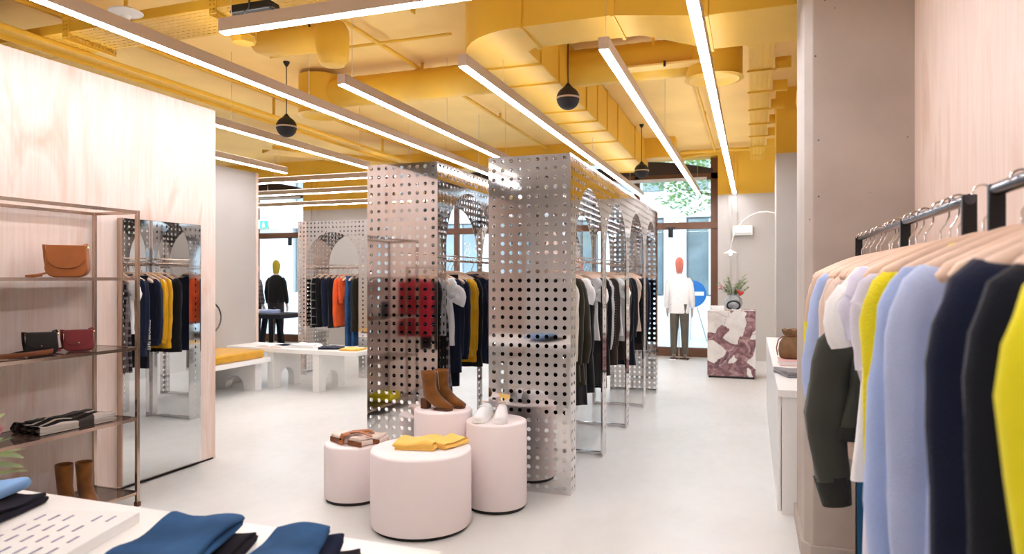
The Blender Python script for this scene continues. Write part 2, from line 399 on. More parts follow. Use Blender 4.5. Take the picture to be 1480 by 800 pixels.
# columns
struct(MB().prism([(.30, 3.92), (1.0, 3.92), (1.0, 4.6), (.26, 4.6), (.26, 3.97)], 0, ZC).build('wall_column_near', M['conc'], smooth=False, bevel=.006))
struct(MB().prism([(.285, 3.9), (.765, 3.9), (.765, 4.0), (.9, 4.62), (.243, 4.62), (.243, 3.96)], 0, .09).build('baseboard_column', M['conc'], smooth=False, bevel=.004))
struct(B(.27, 1.4, 8.9, 9.5, 0, ZC).build('wall_column_far', M['wall'], smooth=False, bevel=.005))
# plywood partition on the left
struct(B(-4.35, -4.21, YB, 4.53, 0, 2.88).build('wall_plywood', M['ply'], smooth=False))
struct(B(-4.345, -4.205, YB, 4.5, 0, .012).build('trim_5', M['plinth'], smooth=False))
# grey partition behind the bench
struct(B(-7.02, -6.9, 4.2, 8.22, 0, 3.03).build('wall_partition', M['grey'], smooth=False))
struct(B(-7.03, -6.89, 8.22, 8.27, 0, 3.03).build('trim_6', M['ply2'], smooth=False))

# windows
def window(k, x0, x1, mull, arch=True):
    y0, y1 = YF + .22, YF + .32
    root = thing('window_%d' % k, None, None); root['kind'] = 'structure'
    f = MB()
    f.box(x0, x0 + .12, y0, y1, 0, 3.72); f.box(x1 - .14, x1, y0, y1, 0, 3.72)
    f.box(x0, x1, y0 - .02, y1, 2.40, 2.53); f.box(x0, x1, y0, y1, 0, .17); f.box(x0, x1, y0, y1, 3.32, 3.45)
    for m_ in mull: f.box(m_ - .05, m_ + .05, y0, y1, .17, 3.45)
    f.build('window_frame', M['frame'], root, smooth=False, bevel=.01)
    # dark arched head panel
    n = 16; pts = [(x0 + .1, 3.44)] + [(x0 + .1 + (x1 - x0 - .2) * i / n, 3.52 + .18 * sin(pi * i / n)) for i in range(n + 1)] + [(x1 - .1, 3.44)]
    MB().prismY(pts, y0 - .03, y1).build('head_panel', M['framed'], root, smooth=False)
    B(x0 + .16, x1 - .2, y0 - .06, y0 - .035, 3.30, 3.36).build('blind_box', M['bwall'], root, smooth=False, bevel=.005)
    B(x0 + .1, x1 - .1, y0 + .045, y0 + .055, .1, 3.4).build('pane', M['glass'], root, smooth=False)
    return root
window(1, *OPEN[0], [-11.1]); window(2, *OPEN[1], [-5.92]); w3 = window(3, *OPEN[2], [-2.11])
# red-brown door closer bracket
# reversed white lettering strokes on the middle window (seen from inside)
mb = MB(); xx = -5.72; yy = YF + .2
def stroke(a, b, w=.022):
    a = V((a[0], yy, a[1])); b = V((b[0], yy, b[1])); d = (b - a).normalized(); p = V((-d.z, 0, d.x)) * w / 2
    mb.loft([[a + p, a - p, b - p, b + p], [q + V((0, .004, 0)) for q in (a + p, a - p, b - p, b + p)]])
for i, ch in enumerate((((0, .3), (.12, .3), (0, 0), (.12, 0)), ((0, 0), (0, .3)), ((.12, .3), (.0, .15), (.12, 0)), ((0, 0), (.07, .3), (.14, 0)), ((.12, .3), (0, .26), (.12, .08), (0, 0)), ((0, 0), (0, .3)), ((0, .3), (.12, .3), (.12, 0), (0, 0)))):
    ox = xx + i * .185 * .62; 
    for a, b in zip(ch, ch[1:]): stroke((ox + a[0] * .7, 1.96 + a[1] * .8), (ox + b[0] * .7, 1.96 + b[1] * .8))
mb.build('window_lettering', M['vinyl'], bpy.data.objects['window_2'], smooth=False)

# ---------------------------------------------------------------- ceiling services
def along(X0, X1, Y0, Y1): return X0, X1, Y0, Y1
# main rectangular duct running into the shop and turning right over the front
d = thing('rectangular_duct', 'wide ochre rectangular air duct running back down the ceiling and turning right', 'duct', (-1.95, 5.2, 3.3))
def wp(l): return [(x + 1.95, y - 5.2) for x, y in l]
outer = [(-2.22 + .62 * (1 - cos(a)) , 5.28 - .62 * sin(a)) for a in [i * pi / 2 / 8 for i in range(9)]]
turn = [(-2.22, 5.5)] + outer + [(-.9, 4.62), (-.34, 4.89 - .27), (-.34, 5.2), (-.95, 5.12), (-1.62, 5.12), (-1.69, 5.19), (-1.69, 5.5)]
turn = [(-2.22, 5.5)] + outer + [(-.92, 4.66), (-.78, 5.12), (-1.62, 5.12), (-1.69, 5.19), (-1.69, 5.5)]
MB().prism(wp(turn), 0, .485).build('elbow', M['yel'], d, smooth=True, ang=30)
MB().prism(wp([(-.92, 4.66), (-.30, 4.88), (-.30, 5.62), (-.78, 5.12)]), 0, .485).build('transition', M['yel'], d, smooth=False)
MB().prism(wp([(-.30, 4.88), (.84, 4.88), (.84, 5.62), (-.30, 5.62)]), 0, .485).build('cross_run', M['yel'], d, smooth=False, bevel=.006)
MB().prism(wp([(-2.22, 5.5), (-1.69, 5.5), (-1.69, 11.72), (-2.22, 11.72)]), 0, .485).build('long_run', M['yel'], d, smooth=False, bevel=.006)
for yy_ in (5.52, 6.1, 7.2, 7.75, 8.3, 9.0, 10.4, 11.68):
    B(-.285, .275, yy_ - 5.2 - .015, yy_ - 5.2 + .015, -.015, .49).build('flange', M['yel'], d, smooth=False, bevel=.003)
for xx_, a, b in ((-.91, 4.64, 5.14), (-.30, 4.86, 5.64), (-1.58, 4.64, 5.14)):
    B(xx_ + 1.95 - .012, xx_ + 1.95 + .012, a - 5.2, b - 5.2, -.014, .49).build('flange', M['yel'], d, smooth=False)
# round spiral duct across
def spiral(label, x0, x1, r0, outlet):
    d = thing('spiral_duct', label, 'duct', (x0, 6.55, 3.55)); L = x1 - x0; n = int(L / .035)
    MB().tube([(L * i / n, 0, 0) for i in range(n + 1)], [r0 + (.004 if i % 4 == 0 else 0) for i in range(n + 1)], 28, up=(0, 0, 1)).build('pipe_run', M['yel'], d, ang=60)
    MB().lathe([(outlet[1], 0), (outlet[1], -.42), (outlet[1] + .015, -.43), (outlet[1] - .03, -.44), (outlet[1] - .09, -.40), (.02, -.40)], (outlet[0], 0, .2), 28).build('outlet', M['yel'], d)
spiral('round ochre spiral duct left of the rectangular duct, over the left steel rack', -4.5, -2.225, .16, (-.1, .24))
spiral('round ochre spiral duct right of the rectangular duct, under the far right strip lights', -1.685, -.35, .175, (1.35, .25))
# white-ish ceiling panel right of it
d = thing('ceiling_baffle', 'flat ochre panel hung by rods under the ceiling between two strip lights', 'panel', (-.75, 6.4, 3.42))
B(-.35, .4, -.12, .16, 0, .02).build('plate', M['ceil'], d, smooth=False, bevel=.004)
for sx_ in (-.12, .12): B(sx_ - .012, sx_ + .012, -.0, .02, .02, .38).build('rod', M['yel'], d, smooth=False)
B(-.01, .01, -.14, -.12, -.02, .03).build('clip', M['blackm'], d, smooth=False)
# downstand beam at the back
struct(B(-12.6, -1.2, 11.42, 11.75, 3.47, ZC).build('trim_7', M['yel'], smooth=False))

def tray(name, label, o, L, W, axis, depth=.06, hangers=(), split=1):
    root = thing(name, label, 'cable tray', o, 0 if axis == 'X' else pi / 2)
    perf([(0, -W / 2), (L, -W / 2), (L, W / 2), (0, W / 2)], [], .05, .01, lambda a, b: (a, b, 0), 'tray_base', M['yel'], root, t=.003, origin=(.03, -W / 2 + .03), slots=(.016, .006), margin=.0)
    for s_ in (-1, 1): B(0, L, s_ * W / 2 - .004, s_ * W / 2 + .004, 0, depth).build('side_rail', M['yel'], root, smooth=False)
    for h in hangers:
        perf([(0, 0), (.06, 0), (.06, .5), (0, .5)], [], .03, .006, lambda a, b, h=h: (h + a, -W / 2 - .006, b - .04), 'hanger_channel', M['yel'], root, t=.012, origin=(.015, .03), slots=(.008, .006), margin=.0)
        perf([(0, 0), (.45, 0), (.45, .06), (0, .06)], [], .03, .006, lambda a, b, h=h: (h, -W / 2 + a, b - .05), 'cross_arm', M['yel'], root, t=.012, origin=(.02, .03), slots=(.008, .008), margin=.0)
    return root
tray('cable_tray', 'broad ochre cable tray crossing the ceiling at upper left above the long strip light', (-6.4, 3.98, 3.36), 4.6, .42, 'X', .07, (1.45, 2.85, 4.2))
tray('cable_tray', 'narrow ochre slotted cable tray running to the far wall at right', (.07, 5.75, 3.46), 6.4, .2, 'Y', .05)
r = bpy.data.objects['cable_tray.001']
for k in range(8):
    yk = .3 + k * .8
    B(yk, yk + .03, -.14, .12, -.02, -.004).build('cross_strap', M['yel'], r, smooth=False)
    B(yk, yk + .05, -.27, -.13, -.01, .10).build('wall_bracket', M['yel'], r, smooth=False, bevel=.004)
tray('cable_tray', 'ochre perforated tray slanting behind the short strip lights at far left', (-7.0, 8.6, 3.42), 3.4, .45, 'Y', .06).rotation_euler[2] = radians(58)
def pipe(label, pts, r_, name='ceiling_pipe', m='yel', clips=()):
    o = V(pts[0]); root = thing(name, label, 'pipe', o)
    P = [V(p) - o for p in pts]
    MB().tube(P, r_, 10).build('pipe_run', M[m], root)
    for k in clips:
        q = P[0].lerp(P[-1], k); B(q.x - .012, q.x + .012, q.y - .012, q.y + .012, q.z + r_, ZC - o.z).build('clip', M['yel'], root, smooth=False)
    return root
pipe('ochre pipe nearest the plywood wall, running over its top edge', [(-5.6, 2.6, 3.46), (-5.6, 11.4, 3.46)], .035, clips=(.2, .5, .8))
pipe('second ochre pipe out from the plywood wall top', [(-5.3, 2.4, 3.62), (-5.3, 11.4, 3.62)], .022, clips=(.3, .6))
pipe('thin ochre sprinkler pipe over the gap between the two long steel racks', [(-3.35, 3.4, 3.72), (-3.35, 11.4, 3.72)], .022, clips=(.1, .4, .7))
pipe('thin ochre pipe crossing sideways above the black ball speaker at left', [(-4.6, 5.7, 3.72), (-2.6, 5.7, 3.72)], .014)
pipe('thin ochre pipe running along the far end of the ceiling above the window', [(-1.2, 12.4, 3.7), (2.4, 12.4, 3.7)], .03)
pipe('thin ochre pipe between the two right-hand strip lights', [(-.62, 7.3, 3.7), (-.62, 12.4, 3.7)], .022, clips=(.1, .5))
pipe('bunched ochre cables curving over the right window head', [(-2.5, 12.7, 3.62), (-1.9, 12.7, 3.70), (-1.2, 12.7, 3.66), (-.7, 12.7, 3.72)], .03, 'ceiling_cable')
# recessed channel over plywood wall
ch = thing('lighting_channel', 'long ochre trough fixed along the top of the plywood wall', 'channel', (-5.3, 4.0, 3.3))
B(-.12, .12, -2.2, 7.0, .05, .06).build('trough_base', M['yel'], ch, smooth=False)
for s_ in (-.12, .12): B(s_ - .008, s_ + .008, -2.2, 7.0, .02, .05).build('trough_side', M['yel'], ch, smooth=False)
# flexible wrapped duct
fd = thing('wrapped_duct', 'lumpy ochre wrapped duct that turns down beside the upper cross strip light', 'duct', (-3.58, 4.9, 3.55))
def lump(i, j): return .09 * noise.noise(V((i * .7, j * .9, 3.1)))
MB().tube([(-.75, .25, .1), (-.5, .2, .08), (-.25, .15, .06), (0, .1, .04), (.2, .05, 0), (.33, 0, -.04)], [.12, .14, .15, .15, .15, .11], 20, jit=lump).build('wrapped_run', M['yel'], fd, subd=1)
MB().tube([(.24, 0, .1), (.25, 0, -.05), (.26, 0, -.2), (.26, 0, -.3)], [.15, .15, .13, .115], 20, jit=lump).build('down_spout', M['yel'], fd, subd=1)
MB().tube([(.0, -.05, .2), (.05, -.1, .18), (.1, -.12, .1), (.1, -.1, .03)], .01, 6).build('cable', M['cab'], fd)
fd = thing('duct_stub', 'short hexagonal ochre stub pointing down behind the cross strip light', 'duct', (-3.68, 4.25, 3.32))
MB().lathe([(.09, .48), (.1, .0), (.085, -.03), (.05, -.03)], n=6).build('spout', M['yel'], fd, ang=20)
MB().lathe([(.11, .5), (.12, .2)], n=12).build('collar', M['yel'], fd)
fd = thing('duct_bend', 'large ochre wrapped elbow half hidden by the near concrete column', 'duct', (.55, 7.6, 3.45))
MB().tube([(.12, 0, .1), (.07, 0, .06), (0, 0, -.05), (-.02, 0, -.3)], [.11, .14, .15, .12], 18, jit=lump).build('elbow', M['yel'], fd, subd=1)
# saucer-shaped white detector
s = thing('ceiling_sensor', 'white saucer-shaped fitting hanging at the upper left by the cable tray', 'fitting', (-4.20, 3.66, 3.37))
MB().lathe([(.01, .03), (.09, .022), (.115, .008), (.11, .0), (.035, -.02), (.02, -.055), (.005, -.058)], n=32).build('saucer', M['whitem'], s)
MB().tube([(0, 0, .03), (.0, 0, .2), (.0, 0, .43)], .012, 8).build('stem', M['yel'], s)
# black boxes by the strips
b_ = thing('driver_box', 'black driver box lying on top of the cross strip light', 'box', (-2.9, 3.42, 3.12))
B(-.12, .16, -.04, .06, 0, .05).build('casing', M['blackm'], b_, smooth=False, bevel=.006)
B(-.14, -.12, -.03, .05, .005, .02).build('flange', M['blackm'], b_, smooth=False)
B(.16, .18, -.03, .05, .005, .02).build('flange', M['blackm'], b_, smooth=False)

# strip lights
def strip(label, p0, p1, z=3.0, wires=None, ztop=ZC - .001):
    a = V((p0[0], p0[1], z)); bvec = V((p1[0], p1[1], z)); dv = bvec - a; L = dv.length
    root = thing('strip_light', label, 'strip light', a, math.atan2(dv.y, dv.x), 'suspended strip lights')
    B(0, L, -.035, .035, .004, .085).build('housing', M['house'], root, smooth=False, bevel=.002)
    B(.006, L - .006, -.029, .029, -.002, .006).build('diffuser', M['strip'], root, smooth=False)
    B(.02, L - .02, -.024, .024, .085, .088).build('added_glow_face', M['ceil_glow'], root, smooth=False)  # glowing face added on top of the housing to brighten the ceiling
    for k in (wires or (.04, .5, .96)):
        MB().tube([(L * k, 0, .085), (L * k, 0, ztop - z)], .0025, 6).build('wire', M['house'], root)
    return root
strip('rightmost strip light, running almost straight to the far wall', (-.31, -1.5), (-.31, 13.0 - .1), wires=(.2, .6, .97))
strip('strip light second from the right, starting beside the cross duct', (-.93, 4.45), (-.93, 12.85), wires=(.01, .4, .97))
strip('strip light passing over the right-hand steel rack', (-1.95, 4.47), (-1.95, 12.85), wires=(.1, .5, .84), ztop=3.299)
strip('strip light ending over the gap between the steel racks', (-3.03, 4.58), (-3.03, 8.5))
strip('longest strip light, running from the upper left corner over the left steel rack', (-3.66, -1.5), (-3.66, 9.4), wires=(.25, .6, .96))
strip('strip light emerging from behind the plywood wall, the upper of two', (-5.02, 3.0), (-5.02, 8.24))
strip('strip light emerging from behind the plywood wall, the lower and shorter', (-6.38, 4.5), (-6.38, 8.24))
strip('cross strip light at the top of the picture, turned towards the right', (-3.09, 3.38), (-.75, 3.38), wires=(.03, .5, .9))
strip('nearest of three sideways strip lights in front of the left window', (-9.8, 9.02), (-4.6, 9.02))
strip('middle of three sideways strip lights in front of the left window', (-10.8, 10.4), (-4.6, 10.4))
strip('farthest of three sideways strip lights in front of the left window', (-11.8, 12.1), (-4.6, 12.1))
c = thing('light_cable', 'black cable looping up from the end of the cross strip light', 'cable', (-3.02, 3.38, 3.085))
MB().tube([(.0, 0, 0.003), (.02, 0, .02), (.09, .0, .015), (.13, 0, .05), (.14, 0, .12), (.13, 0, .4), (.13, 0, .71)], .006, 8).build('cable_run', M['cab'], c)

def speaker(label, x, y, z, ztop=ZC):
    r_ = thing('ball_speaker', label, 'speaker', (x, y, z), 0, 'black ball speakers'); R = .108
    MB().lathe([(.003, -R)] + [(R * sin(a), -R * cos(a)) for a in [pi * (i + 1) / 16 for i in range(6)]] + [(R, -.008)], n=32, cap=True).build('lower_shell', M['spk'], r_)
    MB().lathe([(R + .002, -.008), (R + .002, .008)], n=32).build('band', M['house'], r_)
    MB().lathe([(R, .008)] + [(R * cos(a), R * sin(a)) for a in [pi * i / 20 for i in range(2, 8)]] + [(.03, R * 1.08), (.012, R * 1.3)], n=32).build('upper_shell', M['spk'], r_)
    MB().tube([(0, 0, R * 1.3), (0, 0, ztop - z - .04)], .005, 8).build('cord', M['cab'], r_)
    MB().lathe([(.012, -.05), (.035, -.012), (.035, 0)], (0, 0, ztop - z), 16).build('canopy', M['cab'], r_)
speaker('black ball speaker on a cord over the left side, by the plywood wall', -4.7, 6.08, 3.1)
speaker('black ball speaker hanging against the rectangular duct', -1.63, 6.2, 3.17)
speaker('small far black ball speaker in front of the dark window head', -1.58, 10.36, 3.1)

# ================================================================ PERFORATED STEEL RACKS
def steel_rack(label, loc, rz, L, bays, W=.6, H=2.35, fine=True):
    """local: length along +Y, width along X (0..-W)"""
    root = thing('steel_clothes_rack', label, 'clothes rack', loc, rz)
    p = .065; r_ = .0148; st = .15; nh = 12 if fine else 10
    for y, nm in ((0, 'end_panel'), (L, 'end_panel')):
        perf([(-W, 0), (0, 0), (0, H), (-W, H)], [], p, r_, lambda a, b, y=y: (a, y, b), nm, M['steel'], root, nh=nh, origin=(-W + (W - 8 * p) / 2, .045))
    op = []; bw = L / bays; apex = 2.18
    for k in range(bays):
        a = k * bw + (st if k == 0 else st / 2); b = (k + 1) * bw - (st if k == bays - 1 else st / 2)
        R = (b - a) / 2; cy = (a + b) / 2; spring = apex - R
        op.append([(a, .0), (b, .0)] + [(cy + R * cos(t), spring + R * sin(t)) for t in [pi * i / 24 for i in range(25)]])
    # outline merges door-like openings (open to the floor)
    ol = [(0, 0)]
    for o in op: ol += [(o[0][0], 0)] + list(reversed(o[2:])) + [(o[1][0], 0)]
    ol += [(L, 0), (L, H), (0, H)]
    for x in (0, -W):
        perf(ol, [], p, r_, lambda a, b, x=x: (x, a, b), 'arcade_panel', M['steel'], root, nh=nh, origin=(.04, .045), margin=.006)
    perf([(-W, 0), (0, 0), (0, L), (-W, L)], [], p, r_, lambda a, b: (a, b, H), 'top_panel', M['steel'], root, nh=8, origin=(-W + .04, .04))
    for k in range(bays + 1):
        y = min(max(k * bw, .014), L - .014)
        if 0 < k < bays:
            f = MB()
            for x in (-.016, -W + .016): f.box(x - .012, x + .012, y - .012, y + .012, 0, H - .01)
            f.box(-W + .028, -.028, y - .012, y + .012, 0, .028)
            f.box(-W + .028, -.028, y - .012, y + .012, H - .034, H - .01)
            f.build('divider_frame', M['steel'], root, smooth=False, bevel=.002)
        else:
            B(-W + .004, -.004, y - .009, y + .009, .001, .02).build('foot_bar', M['steel'], root, smooth=False)
    MB().tube([(-W / 2, .003, 1.64), (-W / 2, L - .003, 1.64)], .011, 12).build('rail', M['bronze'], root)
    MB().tube([(-W / 2 - .06, .003, 1.685), (-W / 2 - .06, L - .003, 1.685)], .006, 8).build('tie_rod', M['bronze'], root)
    return root
RY, RL = 4.55, 4.55
steel_rack('right-hand long perforated steel clothes rack with arched side openings', (-1.18, RY, 0), 0, RL, 4)
steel_rack('left-hand long perforated steel clothes rack, nearest the plywood wall', (-2.185, RY, 0), 0, RL, 4, W=.59)
steel_rack('short perforated steel rack with one big arch near the left window', (-6.6, 8.82, 0), -pi / 2, 1.22, 1)

# ================================================================ GARMENTS
HPROTO = None
def hanger(loc, rz, label, group, wood='hang', reach=.215):
    global HPROTO
    key = (wood,)
    if HPROTO is None: HPROTO = {}
    if key not in HPROTO:
        bm_ = MB(); pts = []; rr = []
        for i in range(25):
            u = -1 + i / 12; x = u * reach; z = -.105 - .088 * abs(u) ** 1.35
            pts.append((x, .012 * abs(u) ** 2, z)); rr.append((.0095 + .008 * abs(u) ** 2, .021 - .003 * abs(u)) if abs(u) < .99 else (.008, .008))
        bm_.tube(pts, rr, 12, up=(0, 1, 0)); be = bm_.build('beam', M[wood])
        hk = MB(); P = [(0, 0, -.1), (0, 0, -.06), (.012, 0, -.042), (.022, 0, -.02)] + [(.0225 * cos(a), 0, .0225 * sin(a)) for a in [radians(q) for q in range(0, 200, 20)]]
        hk.tube(P, .0026, 8); ho = hk.build('hook', M['chrome'])
        HPROTO[key] = (be.data, ho.data); bpy.data.objects.remove(be); bpy.data.objects.remove(ho)
    root = thing('clothes_hanger', label, 'hanger', loc, rz, group)
    for nm, d_ in zip(('beam', 'hook'), HPROTO[key]):
        o = bpy.data.objects.new(nm, d_); COL.objects.link(o); o.parent = root
    return root

def top(loc, rz, m, label, cat, group, name, L=.68, hw=.225, sl=.58, th=.03, sr=.052, collar=None, cuff=None, hem=None, folds=.014, seed=0, sh=.195, out=.0, placket=None, nfold=3.0, cuffL=.05, drop=0):
    rnd = random.Random(seed); root = thing(name, label, cat, loc, rz, group)
    rows, n = 20, 56; ph = rnd.uniform(0, 6); ph2 = rnd.uniform(0, 6)
    def ztop(x): return -.122 - drop - .075 * (max(0, abs(x) - .05) / .16) ** 1.15
    rings = []
    def ring(t, grow=0):
        w = sh + (hw - sh) * t - .012 * sin(pi * min(1, t * 3)); h = th * (.4 + .6 * min(1, t * 7)) + .006 * t
        rg = []
        for j in range(n):
            a = 2 * pi * j / n; cx, sy = cos(a), sin(a)
            x = (w + grow) * math.copysign(abs(cx) ** .72, cx); y = (h + grow) * math.copysign(abs(sy) ** .62, sy)
            z = ztop(x) * (1 - t) + (-.14 - L) * t
            z -= (1 - t) * max(0, 1 - (x / .105) ** 2) * (.05 if sy < 0 else .012)
            y += folds * t ** .7 * (sin(nfold * x * 9 + ph + 1.2 * t) + .6 * sin(nfold * x * 21 + ph2 + t)) + .016 * noise.noise(V((x * 11, t * 4, seed * 3.3)))
            x += .008 * sin(6 * t + ph2) * t
            rg.append((x, y, z))
        return rg
    for i in range(rows + 1): rings.append(ring(i / rows))
    MB().loft(rings).build('body', M[m], root, ang=70)
    if hem:
        MB().loft([ring(1 - .055 / L, .004), ring(1.0, .004), ring(1 + .012 / L, .001)]).build('hem_band', M[hem], root)
    for s_ in (-1, 1):
        if sl <= 0: break
        o_ = out * (1 if s_ < 0 or out < .06 else .1) + rnd.uniform(-.012, .015); dy = rnd.uniform(-.02, .01); k = 9; P = []; R = []
        A = [(sh - .05, -.188 - drop), (sh - .012, -.212 - drop), (sh + .008, -.26 - drop), (sh + .01 + o_ * .6, -.20 - sl * .35), (sh + .008 + o_, -.19 - sl * .7), (sh + o_ * .75, -.185 - sl)]
        for i in range(15):
            u = i / 14 * (len(A) - 1); q = min(int(u), len(A) - 2); f = u - q
            P.append((s_ * (A[q][0] * (1 - f) + A[q + 1][0] * f), dy * (i / 14), A[q][1] * (1 - f) + A[q + 1][1] * f))
            e = i / 14; R.append((sr * (.62 - .12 * e) * min(1, .5 + e * 3), sr * (1.0 - .28 * e) * min(1, .6 + e * 3)))
        pj = rnd.uniform(0, 6)
        def jit(i, j): return .05 * sin(i * 1.7 + pj + j * .5) * min(1, i / 4) + .34 * min(1, i / 3) * (abs(sin(j * 2 * pi / 24 * 1.5 + pj + i * .06)) - .6) + .06 * sin(j * 2 * pi / 24 * 5 + pj + .3 * i) + .12 * noise.noise(V((i * .45 + seed, j * .35, pj)))
        MB().tube(P, R, 24, up=(0, 1, 0), jit=jit).build('sleeve', M[m], root, ang=70)
        if cuff:
            e = V(P[-1]); dr = (V(P[-1]) - V(P[-2])).normalized(); ra, rb = R[-1]
            MB().tube([e - dr * .012, e + dr * cuffL * .4, e + dr * cuffL], [(ra * 1.02, rb * 1.02), (ra * .95, rb * .92), (ra * .85, rb * .8)], 18, up=(0, 1, 0)).build('cuff', M[cuff], root)
    if collar:
        P = []; 
        for i in range(21):
            a = radians(-250 + 320 * i / 20) ; P.append((.062 * cos(a), .030 * sin(a) - .004, -.108 - .012 * (1 - sin(a)) * .6))
        MB().tube(P, (.005, .016), 8, up=(0, 0, 1)).build('collar', M[collar], root)
    if placket:
        MB().tube([(0, -th - .004 - folds * .3 * t_, -.15 - (L - .02) * t_) for t_ in [i / 10 for i in range(11)]], (.004, .012), 8, up=(0, 1, 0)).build('button_placket', M[placket], root)
    return root

def trousers(loc, rz, m, label, cat, group, name, L=.95, w=.11, th=.035, seed=0, z0=-.13, side=.012):
    rnd = random.Random(seed); root = thing(name, label, cat, loc, rz, group)
    def rg(cx, hw_, h_, z, ph, t):
        out_ = []
        for j in range(24):
            a = 2 * pi * j / 24; x = hw_ * math.copysign(abs(cos(a)) ** .8, cos(a)); y = h_ * math.copysign(abs(sin(a)) ** .7, sin(a))
            out_.append((cx + x, y + .006 * t * sin(30 * x + ph), z + .004 * sin(8 * x)))
        return out_
    ph = rnd.uniform(0, 6)
    MB().loft([rg(0, w * (1 + .12 * t), th * (.8 + .3 * t), z0 - .27 * t, ph, t) for t in [i / 6 for i in range(7)]]).build('seat', M[m], root, ang=70)
    MB().loft([rg(0, w * 1.02, th * .86, z0 + .006, ph, 0), rg(0, w * 1.03, th * .88, z0 - .035, ph, 0)]).build('waistband', M[m], root)
    if z0 < -.2:
        for s_ in (-1, 1): B(s_ * w * .6 - .006, s_ * w * .6 + .006, -.002, .002, z0, -.13).build('hanging_loop', M[m], root, smooth=False)
    for s_ in (-1, 1):
        MB().loft([rg(s_ * (w * .52 + side * t), w * (.6 - .12 * t), th * (1.0 - .1 * t), z0 - .24 - (L - .24) * t, ph + s_, t) for t in [i / 10 for i in range(11)]]).build('leg', M[m], root, ang=70)
    return root

KW = {
 'shirt': dict(L=.74, hw=.235, sl=.56, collar=1, cuff=1, placket=1, folds=.016),
 'tee':   dict(L=.60, hw=.225, sl=.17, collar=1, sr=.07, folds=.012),
 'knit':  dict(L=.62, hw=.225, sl=.58, collar=1, cuff=1, hem=1, sr=.058, th=.036, folds=.010),
 'jacket':dict(L=.70, hw=.235, sl=.60, collar=1, cuff=1, sr=.062, th=.040, folds=.010),
 'coat':  dict(L=.98, hw=.25, sl=.62, collar=1, sr=.062, th=.042, folds=.013),
 'dress': dict(L=1.02, hw=.24, sl=.0, collar=1, th=.03, folds=.02),
 'blouse':dict(L=.64, hw=.23, sl=.50, cuff=1, sr=.05, folds=.02),
}
NAMES = {'shirt': ('shirt', 'shirt'), 'tee': ('t_shirt', 't-shirt'), 'knit': ('sweater', 'sweater'), 'jacket': ('jacket', 'jacket'), 'coat': ('coat', 'coat'), 'dress': ('dress', 'dress'), 'blouse': ('blouse', 'blouse'), 'trousers': ('trousers', 'trousers'), 'jeans': ('jeans', 'jeans')}
SEED = [10]
def hang(kind, m, desc, where, loc, rz, group, hgroup, wood='hang', **kw):
    SEED[0] += 1; rnd = random.Random(SEED[0]); rz += radians(rnd.uniform(-5, 5))
    nm, cat = NAMES[kind]; lab = desc + ' ' + where
    hanger(loc, rz, 'hanger of the ' + desc + ' ' + where.replace('hanging ', ''), hgroup, wood)
    if kind in ('trousers', 'jeans'):
        return trousers(loc, rz, m, lab, cat, group, nm, seed=SEED[0], **kw)
    d_ = dict(KW[kind]); d_.update(kw)
    for k in ('collar', 'cuff', 'hem', 'placket'):
        if d_.get(k) == 1: d_[k] = m
    return top(loc, rz, m, lab, cat, group, nm, seed=SEED[0], **d_)

# right wall rails -------------------------------------------------
RX, RZ = .5, 1.69
def wall_rail(label, y0, y1, posts, r_=.0135):
    root = thing('clothes_rail', label, 'clothes rail', (RX, (y0 + y1) / 2, 0)); c_ = (y0 + y1) / 2
    MB().tube([(0, y0 - c_, RZ), (0, y1 - c_, RZ)], r_, 16).build('rail', M['railm'], root)
    for p in posts: 
        B(-.016, .016, p - c_ - .009, p - c_ + .009, .008, RZ + .012).build('post', M['blackm'], root, smooth=False, bevel=.003)
        B(-.03, .22, p - c_ - .03, p - c_ + .03, 0, .008).build('foot', M['blackm'], root, smooth=False, bevel=.002)
wall_rail('dark clothes rail farthest along the plywood wall, beside the concrete column', 3.09, 3.81, (3.79,), .011)
wall_rail('dark clothes rail in the middle along the right plywood wall', 1.94, 3.08, (1.95, 2.69))
wall_rail('dark clothes rail nearest the viewpoint along the right plywood wall', -.2, 1.76, (1.75, -.18), .015)
